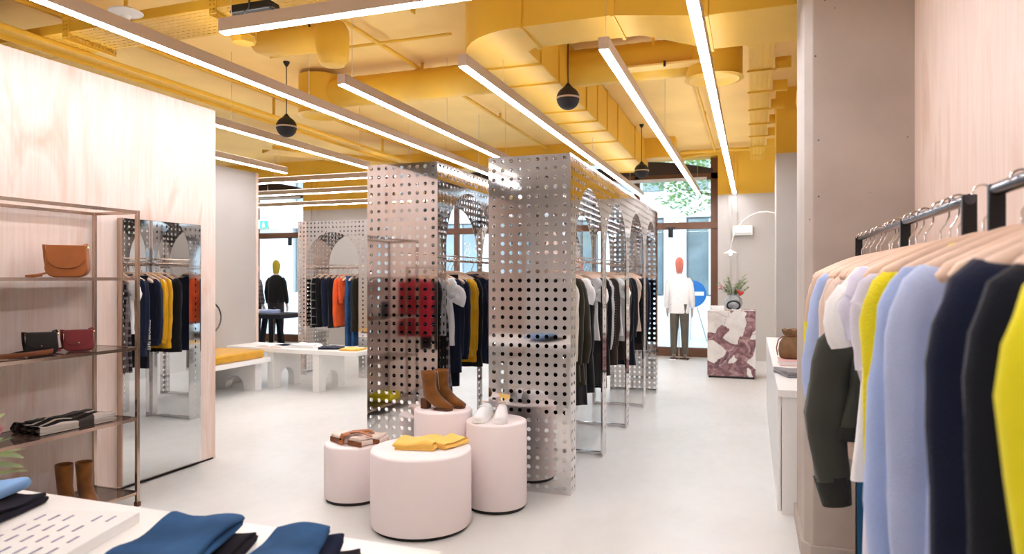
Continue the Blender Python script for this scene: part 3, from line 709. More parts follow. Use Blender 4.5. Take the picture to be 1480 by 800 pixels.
RR = [
 (3.58, 'shirt', 'peach', 'pale beige shirt', 'hanging farthest on the right wall rail', dict()),
 (3.45, 'knit', 'block', 'beige and yellow colour-block sweater', 'hanging at the far end of the right rails', dict(sl=.66, out=.02)),
 (3.18, 'shirt', 'sky', 'sky blue shirt with white cuffs', 'hanging next to the colour-block sweater', dict(cuff='wcot', sl=.66, out=.04, sr=.06)),
 (3.28, 'shirt', 'sky', 'sky blue shirt', 'hanging just behind the white-cuffed one', dict()),
 (2.92, 'shirt', 'peach', 'pale peach shirt', 'hanging between blue shirts and olive bomber', dict(sl=.5)),
 (2.80, 'blouse', 'peach', 'cream blouse', 'hanging right behind the olive bomber jacket', dict()),
 (2.52, 'jacket', 'bomber', 'olive grey bomber jacket', 'hanging with its full sleeves towards the aisle', dict(collar='rib', cuff='rib', hem='rib', sl=.68, sr=.08, out=.085, th=.055, L=.58, hw=.23, sh=.175, drop=.12, cuffL=.085, folds=.008)),
 (2.40, 'jeans', 'denimt', 'dark teal blue jeans', 'hanging just in front of the olive bomber', dict(L=1.02, w=.17, z0=-.42)),
 (2.22, 'tee', 'wcot', 'white t-shirt', 'hanging in front of the olive bomber jacket', dict(sr=.085, sl=.2, out=.03, L=.64)),
 (2.12, 'tee', 'lilac', 'pale lilac t-shirt', 'hanging beside the white t-shirt', dict(L=1.2, sr=.075, hw=.23)),
 (2.04, 'shirt', 'lilac', 'long pale lilac shirt', 'hanging just behind the lemon sweater', dict(L=1.1, sl=.25)),
 (1.84, 'knit', 'lemon', 'lemon yellow fluffy sweater', 'hanging between lilac and light blue shirts', dict(L=1.05, sl=.66, sr=.055, out=.01)),
 (1.60, 'shirt', 'sky', 'light blue shirt', 'hanging directly in front of the lemon sweater', dict(L=1.0, sl=.68, sr=.062, out=.02, folds=.02)),
 (1.43, 'shirt', 'blue2', 'light blue gathered shirt', 'hanging second on the nearest rail', dict(L=1.0, sl=.72, sr=.066, out=.01, folds=.022)),
 (1.27, 'blouse', 'blue2', 'open-necked light blue blouse', 'hanging behind the navy coats, hanger tips showing', dict(L=1.0, sl=0, sh=.165, hw=.24, folds=.022, drop=.07)),
 (1.09, 'coat', 'navy', 'navy blue coat', 'hanging behind the second navy coat', dict(L=1.15, sl=.9, sr=.068, out=.01, folds=.02)),
 (.95, 'coat', 'navy2', 'dark navy coat', 'hanging between the navy and yellow coats', dict(L=1.15, sl=.9, sr=.06, out=-.01)),
 (.83, 'coat', 'lemoncoat', 'bright lemon yellow coat', 'hanging nearest, at the right edge', dict(L=1.15, sl=.9, sr=.058, out=-.035, folds=.006)),
]
for y, k, m, dsc, wh, kw in RR:
    if k not in ('jeans', 'trousers'): kw.setdefault('drop', .018)
    hang(k, m, dsc, wh, (RX, y, RZ), 0, 'clothes on the right wall rails', 'hangers on the right wall rails', 'hang', **kw)
bj = [o for o in bpy.data.objects if o.get('label', '').startswith('olive grey bomber')][0]
B(-.17, -.14, -.085, -.082, -.90, -.82).build('price_tag', M['paper'], bj, smooth=False)
MB().tube([(-.155, -.0835, -.82), (-.17, -.07, -.76)], .001, 5).build('tag_string', M['paper'], bj)
for i, y in enumerate((1.185, 2.62, 3.7, 2.98)):
    hanger((RX, y, RZ), radians((-6, 4, -3, 5)[i]), ('empty wooden hanger beside the open-necked blouse on the nearest rail', 'empty wooden hanger behind the bomber jacket', 'empty wooden hanger at the far rail end', 'empty wooden hanger beside the pale peach shirt')[i], 'hangers on the right wall rails')

# long steel racks -------------------------------------------------
def rack_fill(cx, z, items, group, hgroup, rzs=0, axis='Y', cy=0):
    for pos, k, m, dsc, wh, kw in items:
        loc = (cx, pos, z) if axis == 'Y' else (pos, cy, z)
        hang(k, m, dsc, wh, loc, rzs if axis == 'Y' else pi / 2, group, hgroup, **kw)
LB = 'in the first bay of the left steel rack'
rack_fill(-2.48, 1.64, [
 (4.68, 'coat', 'dots', 'black openwork coat', 'hanging first behind the left end panel', dict(L=.88, hw=.22)),
 (4.77, 'dress', 'navy2', 'long dark navy dress', 'hanging second in the left steel rack', dict(L=.9)),
 (4.85, 'coat', 'tweed', 'brown and white plaid coat', 'hanging behind the navy dress, left rack', dict(L=.93, sl=.55, sr=.045)),
 (4.93, 'dress', 'plaid', 'dark plaid dress', 'hanging beside the white t-shirt, left rack', dict(L=.92)),
 (5.02, 'tee', 'wcot', 'white t-shirt', 'hanging in the first bay of the left rack', dict(L=.55, out=.05)),
 (5.13, 'jacket', 'navy', 'navy hooded jacket', 'hanging right beside the white t-shirt', dict(L=.78, sr=.058)),
 (5.22, 'trousers', 'navy2', 'long navy trousers with white lettering', 'hanging below the navy jackets', dict(L=.92, w=.16)),
 (5.29, 'knit', 'navy', 'dark navy sweater', 'hanging next to the mustard sweaters', dict(L=.68)),
 (5.37, 'knit', 'mustard', 'mustard sweater', 'hanging nearer of the mustard pair', dict(L=.66)),
 (5.45, 'knit', 'mustard', 'mustard sweater', 'hanging farther of the mustard pair', dict(L=.72)),
 (5.54, 'coat', 'black', 'black coat', 'hanging behind the mustard sweaters', dict(L=.78)),
 (5.90, 'coat', 'navy', 'navy coat', 'hanging first in the second left bay', dict(L=.8)),
 (6.05, 'knit', 'grey_', 'grey sweater', 'hanging second in the second left bay', dict()),
 (6.20, 'jacket', 'black', 'black jacket', 'hanging third in the second left bay', dict()),
 (6.40, 'coat', 'char', 'charcoal coat', 'hanging last in the second left bay', dict(L=.85)),
 (7.05, 'knit', 'navy2', 'navy sweater', 'hanging first in the third left bay', dict()),
 (7.25, 'coat', 'olive', 'dark olive coat', 'hanging second in the third left bay', dict(L=.85)),
 (7.45, 'shirt', 'wcot', 'white shirt', 'hanging last in the third left bay', dict()),
 (8.20, 'jacket', 'char', 'charcoal jacket', 'hanging first in the fourth left bay', dict()),
 (8.45, 'coat', 'navy', 'dark blue coat', 'hanging last in the fourth left bay', dict()),
], 'clothes in the left steel rack', 'hangers in the left steel rack')
rack_fill(-1.48, 1.64, [
 (4.66, 'coat', 'black', 'long black coat', 'hanging first behind the right end panel', dict(L=.9)),
 (4.74, 'trousers', 'black', 'long black trousers', 'hanging lowest in the first right bay', dict(L=1.02, w=.2)),
 (4.83, 'coat', 'grey_', 'grey marl cardigan coat', 'hanging third in the first right bay', dict(L=.62, sl=.55)),
 (4.93, 'knit', 'cream', 'chunky cream sweater', 'hanging between grey and olive in right rack', dict(L=.62, sr=.068)),
 (5.08, 'coat', 'olive', 'dark olive coat', 'hanging nearer of two in right rack', dict(L=.80, sr=.07)),
 (5.20, 'coat', 'olive', 'dark olive coat', 'hanging farther of two in right rack', dict(L=.84, sr=.07, out=.05)),
 (5.33, 'dress', 'char', 'long charcoal dress', 'hanging behind the olive coats in right rack', dict(L=1.02)),
 (5.43, 'tee', 'wcot', 'white t-shirt', 'hanging last in the first right bay', dict(L=.55)),
 (5.54, 'coat', 'black', 'black coat', 'hanging at the end of first right bay', dict(L=.95)),
 (5.86, 'tee', 'wcot', 'white top', 'hanging first in the second right bay', dict(L=.55, out=.04)),
 (5.97, 'coat', 'char', 'charcoal coat', 'hanging second in the second right bay', dict(L=.95, sr=.07)),
 (6.09, 'dress', 'dots', 'long black textured dress', 'hanging in the middle of second right bay', dict(L=1.0)),
 (6.20, 'coat', 'black', 'black coat', 'hanging in the middle of second right bay', dict(L=.9)),
 (6.32, 'knit', 'lgrey', 'light grey sweater', 'hanging in the second right bay', dict(sr=.06)),
 (6.44, 'knit', 'dots', 'black and grey spotted sweater', 'hanging in the second right bay', dict()),
 (6.58, 'coat', 'brownd', 'dark brown coat', 'hanging last in the second right bay', dict(L=.85)),
 (6.98, 'tee', 'wcot', 'white short-sleeved top', 'hanging first in the third right bay', dict(out=.05)),
 (7.12, 'coat', 'lgrey', 'light grey coat', 'hanging second in the third right bay', dict(L=.65, sr=.07)),
 (7.28, 'coat', 'brownd', 'dark brown coat', 'hanging in the third right bay', dict(L=.88)),
 (7.45, 'jacket', 'black', 'black jacket', 'hanging in the third right bay', dict()),
 (7.65, 'coat', 'navy2', 'dark navy coat', 'hanging last in the third right bay', dict()),
 (8.12, 'blouse', 'peach', 'pale pink blouse', 'hanging first in the fourth right bay', dict(sl=.2)),
 (8.30, 'coat', 'black', 'black coat', 'hanging in the fourth right bay', dict(L=.8)),
 (8.52, 'coat', 'brownd', 'brown coat', 'hanging in the fourth right bay', dict(L=.9)),
 (8.75, 'jacket', 'navy', 'navy jacket', 'hanging last in the fourth right bay', dict()),
], 'clothes in the right steel rack', 'hangers in the right steel rack')
rack_fill(0, 1.64, [
 (-6.42, 'coat', 'wpane', 'black windowpane-check coat', 'hanging leftmost in the short steel rack', dict(L=.78)),
 (-6.31, 'jacket', 'black', 'black jacket', 'hanging second from left in the short rack', dict(L=.76)),
 (-6.20, 'jacket', 'navy', 'navy jacket', 'hanging third from left in the short rack', dict(L=.76)),
 (-6.10, 'coat', 'navy2', 'dark navy coat', 'hanging left of the orange sweater', dict(L=.78)),
 (-6.00, 'knit', 'orange', 'bright orange sweater', 'hanging in the short steel rack', dict(L=.74, sl=.66)),
 (-5.91, 'knit', 'orange', 'orange sweater', 'hanging half behind the jeans, short rack', dict(L=.3, sl=.3)),
 (-5.84, 'jeans', 'denim', 'mid blue jeans', 'hanging left of two in the short rack', dict(L=1.08, w=.15)),
 (-5.74, 'jeans', 'denim', 'blue jeans', 'hanging right of two in the short rack', dict(L=1.06, w=.13)),
 (-5.66, 'coat', 'olive', 'dark olive coat', 'hanging right of the jeans, short rack', dict(L=.82)),
 (-5.55, 'coat', 'navy2', 'navy coat', 'hanging rightmost in the short steel rack', dict(L=.72)),
], 'clothes in the short steel rack', 'hangers in the short steel rack', axis='X', cy=9.12)
# white lettering on the navy trouser leg, facing the plywood wall
def text_obj(body, size, parent, m, name, ext=.0008):
    cu = bpy.data.curves.new(name, 'FONT'); cu.body = body; cu.size = size; cu.extrude = ext; cu.align_x = 'CENTER'; cu.align_y = 'CENTER'
    o = bpy.data.objects.new(name, cu); COL.objects.link(o); 
    bpy.context.view_layer.update(); me = bpy.data.meshes.new_from_object(o); bpy.data.objects.remove(o)
    o = bpy.data.objects.new(name, me); COL.objects.link(o); me.materials.clear(); me.materials.append(m); o.parent = parent; return o
tr = [o for o in bpy.data.objects if o.get('label', '').startswith('long navy trousers with white')][0]
t_ = text_obj('THE PROJECT', .05, tr, M['vinyl'], 'lettering'); t_.location = (-.176, 0, -.72); t_.rotation_euler = (0, radians(-90), 0)
t_.rotation_euler = Matrix(((0, 0, -1), (0, 1, 0), (1, 0, 0))).to_euler()

# ================================================================ ROUND DISPLAY PLINTHS
def drum(label, x, y, r_, h):
    root = thing('round_plinth', label, 'display plinth', (x, y, 0))
    MB().lathe([(r_ * .93, 0), (r_ * .93, .022)], n=64).build('recessed_base', M['plinth'], root)
    MB().lathe([(r_ - .004, .022), (r_, .028), (r_, h - .014), (r_ - .004, h - .004), (r_ - .014, h)], n=72).build('drum', M['pink'], root, ang=60)
    return root
drum('largest pale pink round plinth at the front, with a yellow folded garment', -1.90, 3.73, .305, .465)
drum('lowest pale pink round plinth at the left, with folded patterned shoes', -2.56, 4.03, .20, .38)
drum('tall pale pink round plinth at the right, under white sneakers', -1.589, 4.20, .20, .565)
drum('rear pale pink round plinth, under tan suede boots', -2.01, 4.275, .20, .60)

def boot(parent, x, y, rz, name='boot', scale=1.0):
    o = thing(name, None, None, (x, y, 0), rz); o.parent = parent
    return o
def make_boots(label, loc, rz, gap=.10, hh=.075, pointed=True):
    root = thing('ankle_boots', label, 'boots', loc, rz)
    for s_ in (-1, 1):
        y0 = s_ * gap / 2; xo = .03 if s_ > 0 else 0
        # rings: centre x,z, tilt, half-width, half-depth
        secs = [(-.005, .255, 0, .047, .052), (-.004, .235, 0, .046, .051), (0, .19, 0, .043, .047), (.002, .15, 4, .040, .045), (.008, .118, 14, .039, .048), (.022, .092, 30, .039, .053), (.055, .062, 55, .039, .046), (.095, .044, 68, .041, .034), (.13, .033, 78, .039, .026), (.16, .026, 84, .031, .020), (.185, .021, 88, .017, .013)]
        rings = []
        for (cx, cz, ti, w, dp) in secs:
            T = V((sin(radians(ti)), 0, -cos(radians(ti)))); U = V((cos(radians(ti)), 0, sin(radians(ti))))
            rg = []
            for j in range(20):
                a = 2 * pi * j / 20; p = V((cx, 0, cz)) + U * (cos(a) * dp) + V((0, 1, 0)) * (sin(a) * w)
                sole = .012 + (hh - .012) * max(0, min(1, (.075 - p.x) / .085)); p.z = max(p.z, sole if cz < .2 else p.z)
                rg.append((p.x + xo, p.y + y0, p.z))
            rings.append(rg)
        b = MB().loft(rings, cap0=False).build('boot_upper', M['suede'], root, ang=60)
        so = b.modifiers.new('thickness', 'SOLIDIFY'); so.thickness = .003; so.offset = 1
        MB().prism([(xo - .055, y0 - .028), (xo - .0, y0 - .03), (xo - .0, y0 + .03), (xo - .055, y0 + .028)], 0, hh - .004).build('heel', M['heel'], root, smooth=False, bevel=.006)
        pts = [(xo + .185 - .03 + .03 * cos(a), y0 + .036 * sin(a)) for a in [radians(q) for q in range(-80, 81, 20)]]
        MB().prism([(xo + .06, y0 - .036)] + pts + [(xo + .06, y0 + .036)], 0, .012).build('sole', M['heel'], root, smooth=False)
        MB().tube([(xo + .0, y0 - .049 * s_, .25), (xo + .004, y0 - .046 * s_, .18), (xo + .01, y0 - .043 * s_, .12)], .0022, 6).build('zip', M['gold'], root)
    return root
make_boots('tan suede heeled ankle boots standing on the rear pink plinth', (-2.08, 4.27, .602), radians(-8), gap=.11)
def make_sneakers(label, loc, rz):
    root = thing('sneakers', label, 'shoes', loc, rz)
    for s_ in (-1, 1):
        y0 = s_ * .058; yaw = s_ * .08
        S = [(-.13, .040, .078, .028), (-.12, .072, .074, .036), (-.09, .075, .078, .038), (-.05, .066, .066, .038), (0, .078, .05, .039), (.05, .066, .04, .043), (.095, .05, .034, .046), (.125, .04, .028, .040), (.145, .024, .018, .020)]
        rings = []
        for (x, h, _, w) in S:
            rings.append([(x, w * math.copysign(abs(cos(a)) ** .8, cos(a)) + y0 + yaw * x, .022 + max(0, sin(a)) ** .8 * (h - .008)) if sin(a) >= 0 else (x, w * cos(a) + y0 + yaw * x, .02) for a in [2 * pi * j / 20 for j in range(20)]])
        MB().loft(rings).build('shoe_upper', M['wcot'], root, subd=1, ang=80)
        sole = [(x, w * 1.04) for (x, h, _, w) in S]
        pl = [(x, y0 + yaw * x - w) for x, w in sole] + [(x, y0 + yaw * x + w) for x, w in reversed(sole)]
        MB().prism(pl, 0, .024).build('sole', M['white'], root, bevel=.004)
        lc = MB()
        for k in range(5):
            x = .0 + k * .018; z = .095 - k * .010; lc.tube([(x, y0 + yaw * x - .022, z - .008), (x, y0 + yaw * x, z), (x, y0 + yaw * x + .022, z - .008)], .003, 6)
        lc.build('laces', M['wcot'], root)
        MB().tube([(-.10 + .035 * cos(a) , y0 - .008 + .022 * sin(a), .096 + .01 * cos(a)) for a in [2 * pi * i / 16 for i in range(17)]], .004, 6).build('collar_lining', M['peach'], root)
    return root
make_sneakers('pair of white lace-up sneakers on the tall pink plinth', (-1.61, 4.18, .567), radians(-78))

def folded(name, label, cat, m, loc, rz, w, d, layers, t=.012, seed=0, group=None, part='cloth', root=None, amp=.004, taper=0):
    """cloth folded back and forth: a serpentine section swept along its depth"""
    rnd = random.Random(seed)
    if root is None: root = thing(name, label, cat, loc, rz, group)
    cen = []; z = t / 2; g = t * 1.12
    for k in range(layers):
        xs = [(-w / 2 + t) + (w - 2 * t) * i / 10 for i in range(11)]
        if k % 2: xs = xs[::-1]
        cen += [(x, z) for x in xs]
        if k < layers - 1:
            sx = xs[-1]; sg = 1 if k % 2 == 0 else -1
            cen += [(sx + sg * g / 2 * sin(a), z + g / 2 - g / 2 * cos(a)) for a in (pi / 4, pi / 2, 3 * pi / 4)]
            z += g
    P = [V((a, 0, b)) for a, b in cen]; sec1, sec2 = [], []
    for i, p in enumerate(P):
        T = (P[min(i + 1, len(P) - 1)] - P[max(i - 1, 0)]).normalized(); nn = V((-T.z, 0, T.x)) * t * .47
        sec1.append(p + nn); sec2.append(p - nn)
    sec = sec1 + sec2[::-1]; rings = []; K = 14
    for q in range(K + 1):
        y = -d / 2 + d * q / K; e = min(q, K - q); rg = []
        for p in sec:
            zz = p.z * (1 - .12 * (e == 0)); up = zz / (layers * t)
            wob = amp * up * (sin(y * 24 + p.x * 11 + seed) + sin(p.x * 31 + seed * 2)) + amp * up * noise.noise(V((p.x * 9, y * 9, seed)))
            rg.append((p.x * (1 - taper * (q / K)) + .004 * sin(y * 17 + p.z * 200), y + (.003 * sin(p.x * 30 + p.z * 300) if e == 0 else 0), max(.0005, zz + wob)))
        rings.append(rg)
    o = MB().loft(rings).build(part, M[m], root, ang=75)
    return root
def z_of(a, b): return a
r = folded('folded_sweater', 'golden yellow folded garment lying on the largest pink plinth', 'sweater', 'gold_c', (-1.93, 3.76, .467), radians(12), .26, .24, 3, .013, 3, amp=.006)
folded(None, None, None, 'gold_c', None, 0, .15, .22, 3, .012, 5, part='sleeve', root=r, amp=.006); o = [x for x in bpy.data.objects if x.parent == r and x.name.startswith('sleeve')][-1]; o.location = (.175, .04, 0); o.rotation_euler = (0, 0, radians(-28))
# patterned folded shoes / belted sandals on the low plinth
r = thing('rolled_sandals', 'folded white and tan patterned leather piece with tan strap on the lowest plinth', 'sandals', (-2.545, 4.03, .382), radians(-22))
for k, (ax, ay, rz_, w_) in enumerate(((-.06, -.05, 0, .15), (.10, -.03, .12, .12), (.04, .06, .3, .28))):
    o = folded(None, None, None, 'camo', None, 0, w_, .12, 3, .017, 40 + k, part='folded_leather', root=r, amp=.005)
    q = [x for x in bpy.data.objects if x.parent == r][-1]; q.location = (ax, ay, 0); q.rotation_euler = (0, 0, rz_)
    B(-w_ / 2 - .004, w_ / 2 + .004, -.066, -.056, .002, .035).build('tan_edge', M['tand'], q, smooth=False, bevel=.003)
MB().tube([(.01, -.125, .003), (.01, -.128, .04), (.01, -.115, .066), (.02, -.03, .075), (.05, .07, .07), (.07, .13, .03)], (.005, .022), 10, up=(0, -1, .3)).build('strap', M['tan'], r)
MB().tube([(.02, -.06, .075), (.09, -.03, .085), (.17, .0, .06)], (.005, .014), 8, up=(0, 0, 1)).build('strap', M['tan'], r)
MB().ball((.01, -.135, .04), .007, 10).build('stud', M['blackm'], r)

# ================================================================ LEFT WALL: SHELF, MIRROR
SX0, SX1, SY1, SY0 = -4.18, -3.80, 3.40, 1.75
sh_ = thing('metal_shelf_unit', 'rosy polished metal shelf unit against the plywood wall', 'shelf', (-4.0, 2.6, 0))
def L_(x, y): return x + 4.0, y - 2.6
tb = .011
for (x, y) in ((SX0, SY1), (SX1, SY1), (SX0, SY0), (SX1, SY0)):
    a, b = L_(x, y); B(a - tb, a + tb, b - tb, b + tb, .03, 1.935).build('post', M['bronze'], sh_, smooth=False, bevel=.002)
    B(a - tb * 1.3, a + tb * 1.3, b - tb * 1.3, b + tb * 1.3, 0, .03).build('foot', M['heel'], sh_, smooth=False)
SZ = (.09, .575, 1.035, 1.49)
a0, b0 = L_(SX0, SY0); a1, b1 = L_(SX1, SY1)
for k, z in enumerate(SZ + (1.925,)):
    f = MB(); f.box(a0 + tb, a1 - tb, b0 - .008, b0 + .008, z - .012, z + .008); f.box(a0 + tb, a1 - tb, b1 - .008, b1 + .008, z - .012, z + .008)
    f.box(a0 - .008, a0 + .008, b0 + tb, b1 - tb, z - .012, z + .008); f.box(a1 - .008, a1 + .008, b0 + tb, b1 - tb, z - .012, z + .008)
    f.build('shelf_rim', M['bronze'], sh_, smooth=False)
    if k < 4: B(a0 + .01, a1 - .01, b0 + .01, b1 - .01, z - .002, z + .006).build('shelf', M['smoke'], sh_, smooth=False)
SZT = [z + .0085 for z in SZ]
mi = thing('wall_mirror', 'tall frameless mirror on the plywood wall beside the shelf unit', 'mirror', (-4.19, 3.97, .03))
B(-.018, .018, -.36, .36, 0, 1.885).build('backing', M['heel'], mi, smooth=False)
B(.018, .021, -.358, .358, .002, 1.883).build('mirror_face', M['mirror'], mi, smooth=False)
MB().box(-.018, .024, -.372, -.36, 0, 1.885).build('edge_trim', M['bronze'], mi, smooth=False)

def flap_bag(label, loc, rz, w, h, d, m, mf, stud=False, strap='short', name='shoulder_bag'):
    root = thing(name, label, 'bag', loc, rz)
    def outl(w_, h_, r_, z0=0, tp=.92):
        pts = []
        for i in range(9):
            a = radians(180 + 90 * i / 8); pts.append((-w_ / 2 + r_ + r_ * cos(a), z0 + r_ + r_ * sin(a)))
        for i in range(9):
            a = radians(270 + 90 * i / 8); pts.append((w_ / 2 - r_ + r_ * cos(a), z0 + r_ + r_ * sin(a)))
        return pts + [(w_ / 2 * tp, z0 + h_ - .01), (w_ / 2 * tp - .01, z0 + h_), (-w_ / 2 * tp + .01, z0 + h_), (-w_ / 2 * tp, z0 + h_ - .01)]
    MB().prismY(outl(w, h, min(w, h) * .3), -d / 2, d / 2).build('body', M[m], root, bevel=.008, seg=3)
    # flap: over the top and down the front
    r2 = h * .45; fl_ = []
    for i in range(9):
        a = radians(180 + 90 * i / 8); fl_.append((-w * .46 + r2 + r2 * cos(a), h * .28 + r2 + r2 * sin(a)))
    for i in range(9):
        a = radians(270 + 90 * i / 8); fl_.append((w * .46 - r2 + r2 * cos(a), h * .28 + r2 + r2 * sin(a)))
    fl_ += [(w * .46, h + .004), (-w * .46, h + .004)]
    MB().prismY(fl_, -d / 2 - .007, -d / 2 - .002).build('flap', M[mf], root, bevel=.002)
    B(-w * .455, w * .455, -d / 2 - .006, d / 2, h - .002, h + .005).build('flap_top', M[mf], root, smooth=False, bevel=.003)
    if stud: MB().ball((0, -d / 2 - .009, h * .42), .006, 10).build('stud', M['gold'], root)
    for s_ in (-1, 1): MB().ball((s_ * w * .46, 0, h - .008), .010, 8).build('strap_ring', M['gold'], root)
    MB().tube([(-w * .46, 0, h), (-w * .56, .0, h + .008), (-w * .55, .02, h * .6), (-w * .52, .05, h * .15), (-w * .75, .03, .012), (-w * .95, -.02, .006), (-w * .8, -.05, .006), (-w * .55, -.04, .012)], (.003, .008), 8, up=(0, 1, 0)).build('strap', M[m], root)
    MB().tube([(w * .46, 0, h), (w * .42, .02, h + .014), (w * .3, d * .4, h + .006)], (.003, .007), 8).build('strap', M[m], root)
    return root
flap_bag('cognac tan leather saddle bag on the top shelf', (-3.97, 3.05, SZT[3]), radians(42), .225, .19, .105, 'tan', 'tan')
flap_bag('small black leather belt bag on the middle shelf', (-3.96, 2.88, SZT[2]), radians(52), .165, .125, .06, 'blackl', 'blackl', True)
flap_bag('small burgundy leather belt bag on the middle shelf', (-3.94, 3.10, SZT[2]), radians(50), .165, .125, .06, 'redl', 'redl', True)
flap_bag('black handbag farther along the middle shelf', (-3.98, 2.2, SZT[2]), radians(62), .25, .17, .09, 'blackl', 'blackl')
b_ = thing('leather_belt', 'coiled tan leather belt lying in front of the black belt bag', 'belt', (-3.86, 2.76, SZT[2] + .004), radians(75))
MB().tube([(-.25, .02, .012), (-.1, .01, .012), (.03, -.01, .018), (.09, .0, .022), (.105, .02, .022), (.08, .035, .02), (.0, .03, .014), (-.12, .04, .012), (-.25, .05, .012)], (.003, .0145), 10, up=(0, 1, 0)).build('band', M['tand'], b_)
MB().tube([(-.25, .02, .012), (-.28, .035, .012), (-.25, .05, .012)], .004, 6).build('buckle', M['gold'], b_)
sc1 = thing('folded_scarves', 'folded black and cream striped scarf on the lower shelf', 'scarf', (-3.98, 3.04, SZT[1] + .001), radians(88))
M['scarf'] = stripes('black_cream_stripe', '1d1716', ('d9cfc6', '1d1716'), (('Y', 16), ('X', 3)), .3)
folded(None, None, None, 'scarf', None, 0, .50, .24, 4, .013, 21, part='folded_layers', root=sc1, amp=.008)
MB().tube([(-.2, .05, .06), (0, .0, .067), (.2, .06, .062)], (.006, .03), 8, up=(0, 0, 1)).build('rolled_fringe', M['black'], sc1)
make_boots('tan suede ankle boots standing on the bottom shelf by the mirror', (-3.96, 3.08, SZT[0]), radians(-22), gap=.10, hh=.04)
folded('folded_sweater', 'yellow folded sweater at the far end of the bottom shelf', 'sweater', 'lemon', (-3.98, 2.2, SZT[0] + .001), radians(80), .34, .26, 4, .02, 8)
cd = thing('price_card', 'small white card propped on the top shelf at the left edge', 'card', (-4.06, 2.62, SZT[3]), radians(75))
B(-.05, .05, 0, .004, .0, .045).build('card_face', M['paper'], cd, smooth=False); B(-.02, .02, .004, .03, 0, .004).build('card_foot', M['paper'], cd, smooth=False)
# red coat bay on the same wall, seen reflected in the steel
wr = thing('clothes_rail', 'slim metal rail beyond the shelf unit, reflected in the steel panel', 'clothes rail', (-3.98, 1.05, 0))
MB().tube([(0, -.65, 1.62), (0, .62, 1.62)], .011, 12).build('rail', M['bronze'], wr)
for s_ in (-.64, .61): B(-.011, .011, s_ - .011, s_ + .011, 0, 1.63).build('post', M['bronze'], wr, smooth=False); 
for y, k, m, dsc, wh, kw in [(1.45, 'coat', 'red', 'red coat', 'hanging beyond the shelf, reflected in steel', dict(L=.72, sr=.065)),
                             (1.2, 'jacket', 'char', 'charcoal jacket', 'hanging behind the reflected red coat', dict()),
                             (.95, 'trousers', 'char', 'grey trousers', 'hanging on the reflected rail', dict(w=.17))]:
    hang(k, m, dsc, wh, (-3.98, y, 1.62), 0, 'clothes on the reflected rail', 'hangers on the reflected rail', **kw)

# ================================================================ FRONT TABLE
TZ = .75
t = thing('display_table', 'large white display table across the bottom left foreground', 'table', (-1.9, 1.15, 0))
B(-1.3, 1.1, -.55, .55, TZ - .045, TZ).build('tabletop', M['white'], t, smooth=False, bevel=.004)
def arch_leg(parent, x0, x1, y, thk, h, r_, m='white', axis='X', name='leg'):
    w = x1 - x0; c_ = (x0 + x1) / 2; hh = h * .52
    pts = [(x0, 0), (c_ - r_, 0), (c_ - r_, hh - r_)] + [(c_ - r_ * cos(a), hh - r_ + r_ * sin(a)) for a in [pi * i / 14 for i in range(1, 14)]] + [(c_ + r_, hh - r_), (c_ + r_, 0), (x1, 0), (x1, h), (x0, h)]
    o = MB(); (o.prismY if axis == 'X' else o.prismX)(pts, y - thk / 2, y + thk / 2); return o.build(name, M[m], parent, smooth=False)
arch_leg(t, -.48, .48, .98, .06, TZ - .046, .25, axis='Y'); arch_leg(t, -.48, .48, -1.15, .06, TZ - .046, .25, axis='Y')
def jeans_pile(specs, x, y, rz, where, z=TZ):
    zz = z + .001
    for i, (m, w, d, n, t0, lab, dx, dy, dr) in enumerate(specs):
        folded('folded_jeans', lab, 'jeans', m, (x + dx, y + dy, zz), rz + dr, w, d, n, t0, 50 + i + int(x * 10), 'folded jeans on the front table', amp=.003, taper=.1)
        zz += n * t0 * 1.12 + .002 if dx == 0 else 0
# orientation: long side towards the viewer
def jean_stack(x, y, rz, items, w=.33, d=.40):
    zz = TZ + .001
    for i, (m, lab, dx, dy, n, tt) in enumerate(items):
        c_, s_ = cos(rz), sin(rz)
        o = folded('folded_jeans', lab, 'jeans', m, (x + dx * c_ - dy * s_, y + dx * s_ + dy * c_, zz), rz, w, d, n, tt, 60 + i + int(abs(x) * 10), 'folded jeans on the front table', amp=.006, taper=.08)
        zz += (n - 1) * tt * 1.12 + tt + .004
jean_stack(-1.42, 1.40, radians(18), [('denimb', 'black folded jeans under the indigo pair, front table middle', .05, -.02, 3, .010), ('denimi', 'indigo blue folded jeans topmost of the middle pile', 0, 0, 4, .009)], w=.22, d=.34)
jean_stack(-1.11, 1.43, radians(20), [('denimb', 'black folded jeans lowest of the right pile', .09, -.03, 2, .009), ('denimd', 'dark blue folded jeans second in the right pile', .04, -.01, 2, .011), ('denimi', 'blue-grey folded jeans topmost of the right pile', 0, 0, 2, .010)], w=.17, d=.30)
jean_stack(-2.34, 1.42, radians(14), [('denimb', 'dark grey folded jeans under the light blue pair at left', .06, -.02, 3, .011), ('deniml', 'light blue folded jeans topmost of the left pile', -.02, .0, 2, .014)], w=.26, d=.38)
bx = thing('swatch_box', 'white flat box with rows of small printed swatches on the front table', 'box', (-1.86, 1.38, TZ), radians(16))
B(-.145, .145, -.18, .18, 0, .032).build('box_body', M['whitem'], bx, smooth=False, bevel=.002)
for i in range(6):
    for j in range(4):
        if (i * 7 + j * 5) % 9 in (0,): continue
        x = -.125 + i * .044; y = -.15 + j * .08; B(x, x + .007, y, y + .045, .0325, .0335).build('printed_swatch', M['swatch'], bx, smooth=False)
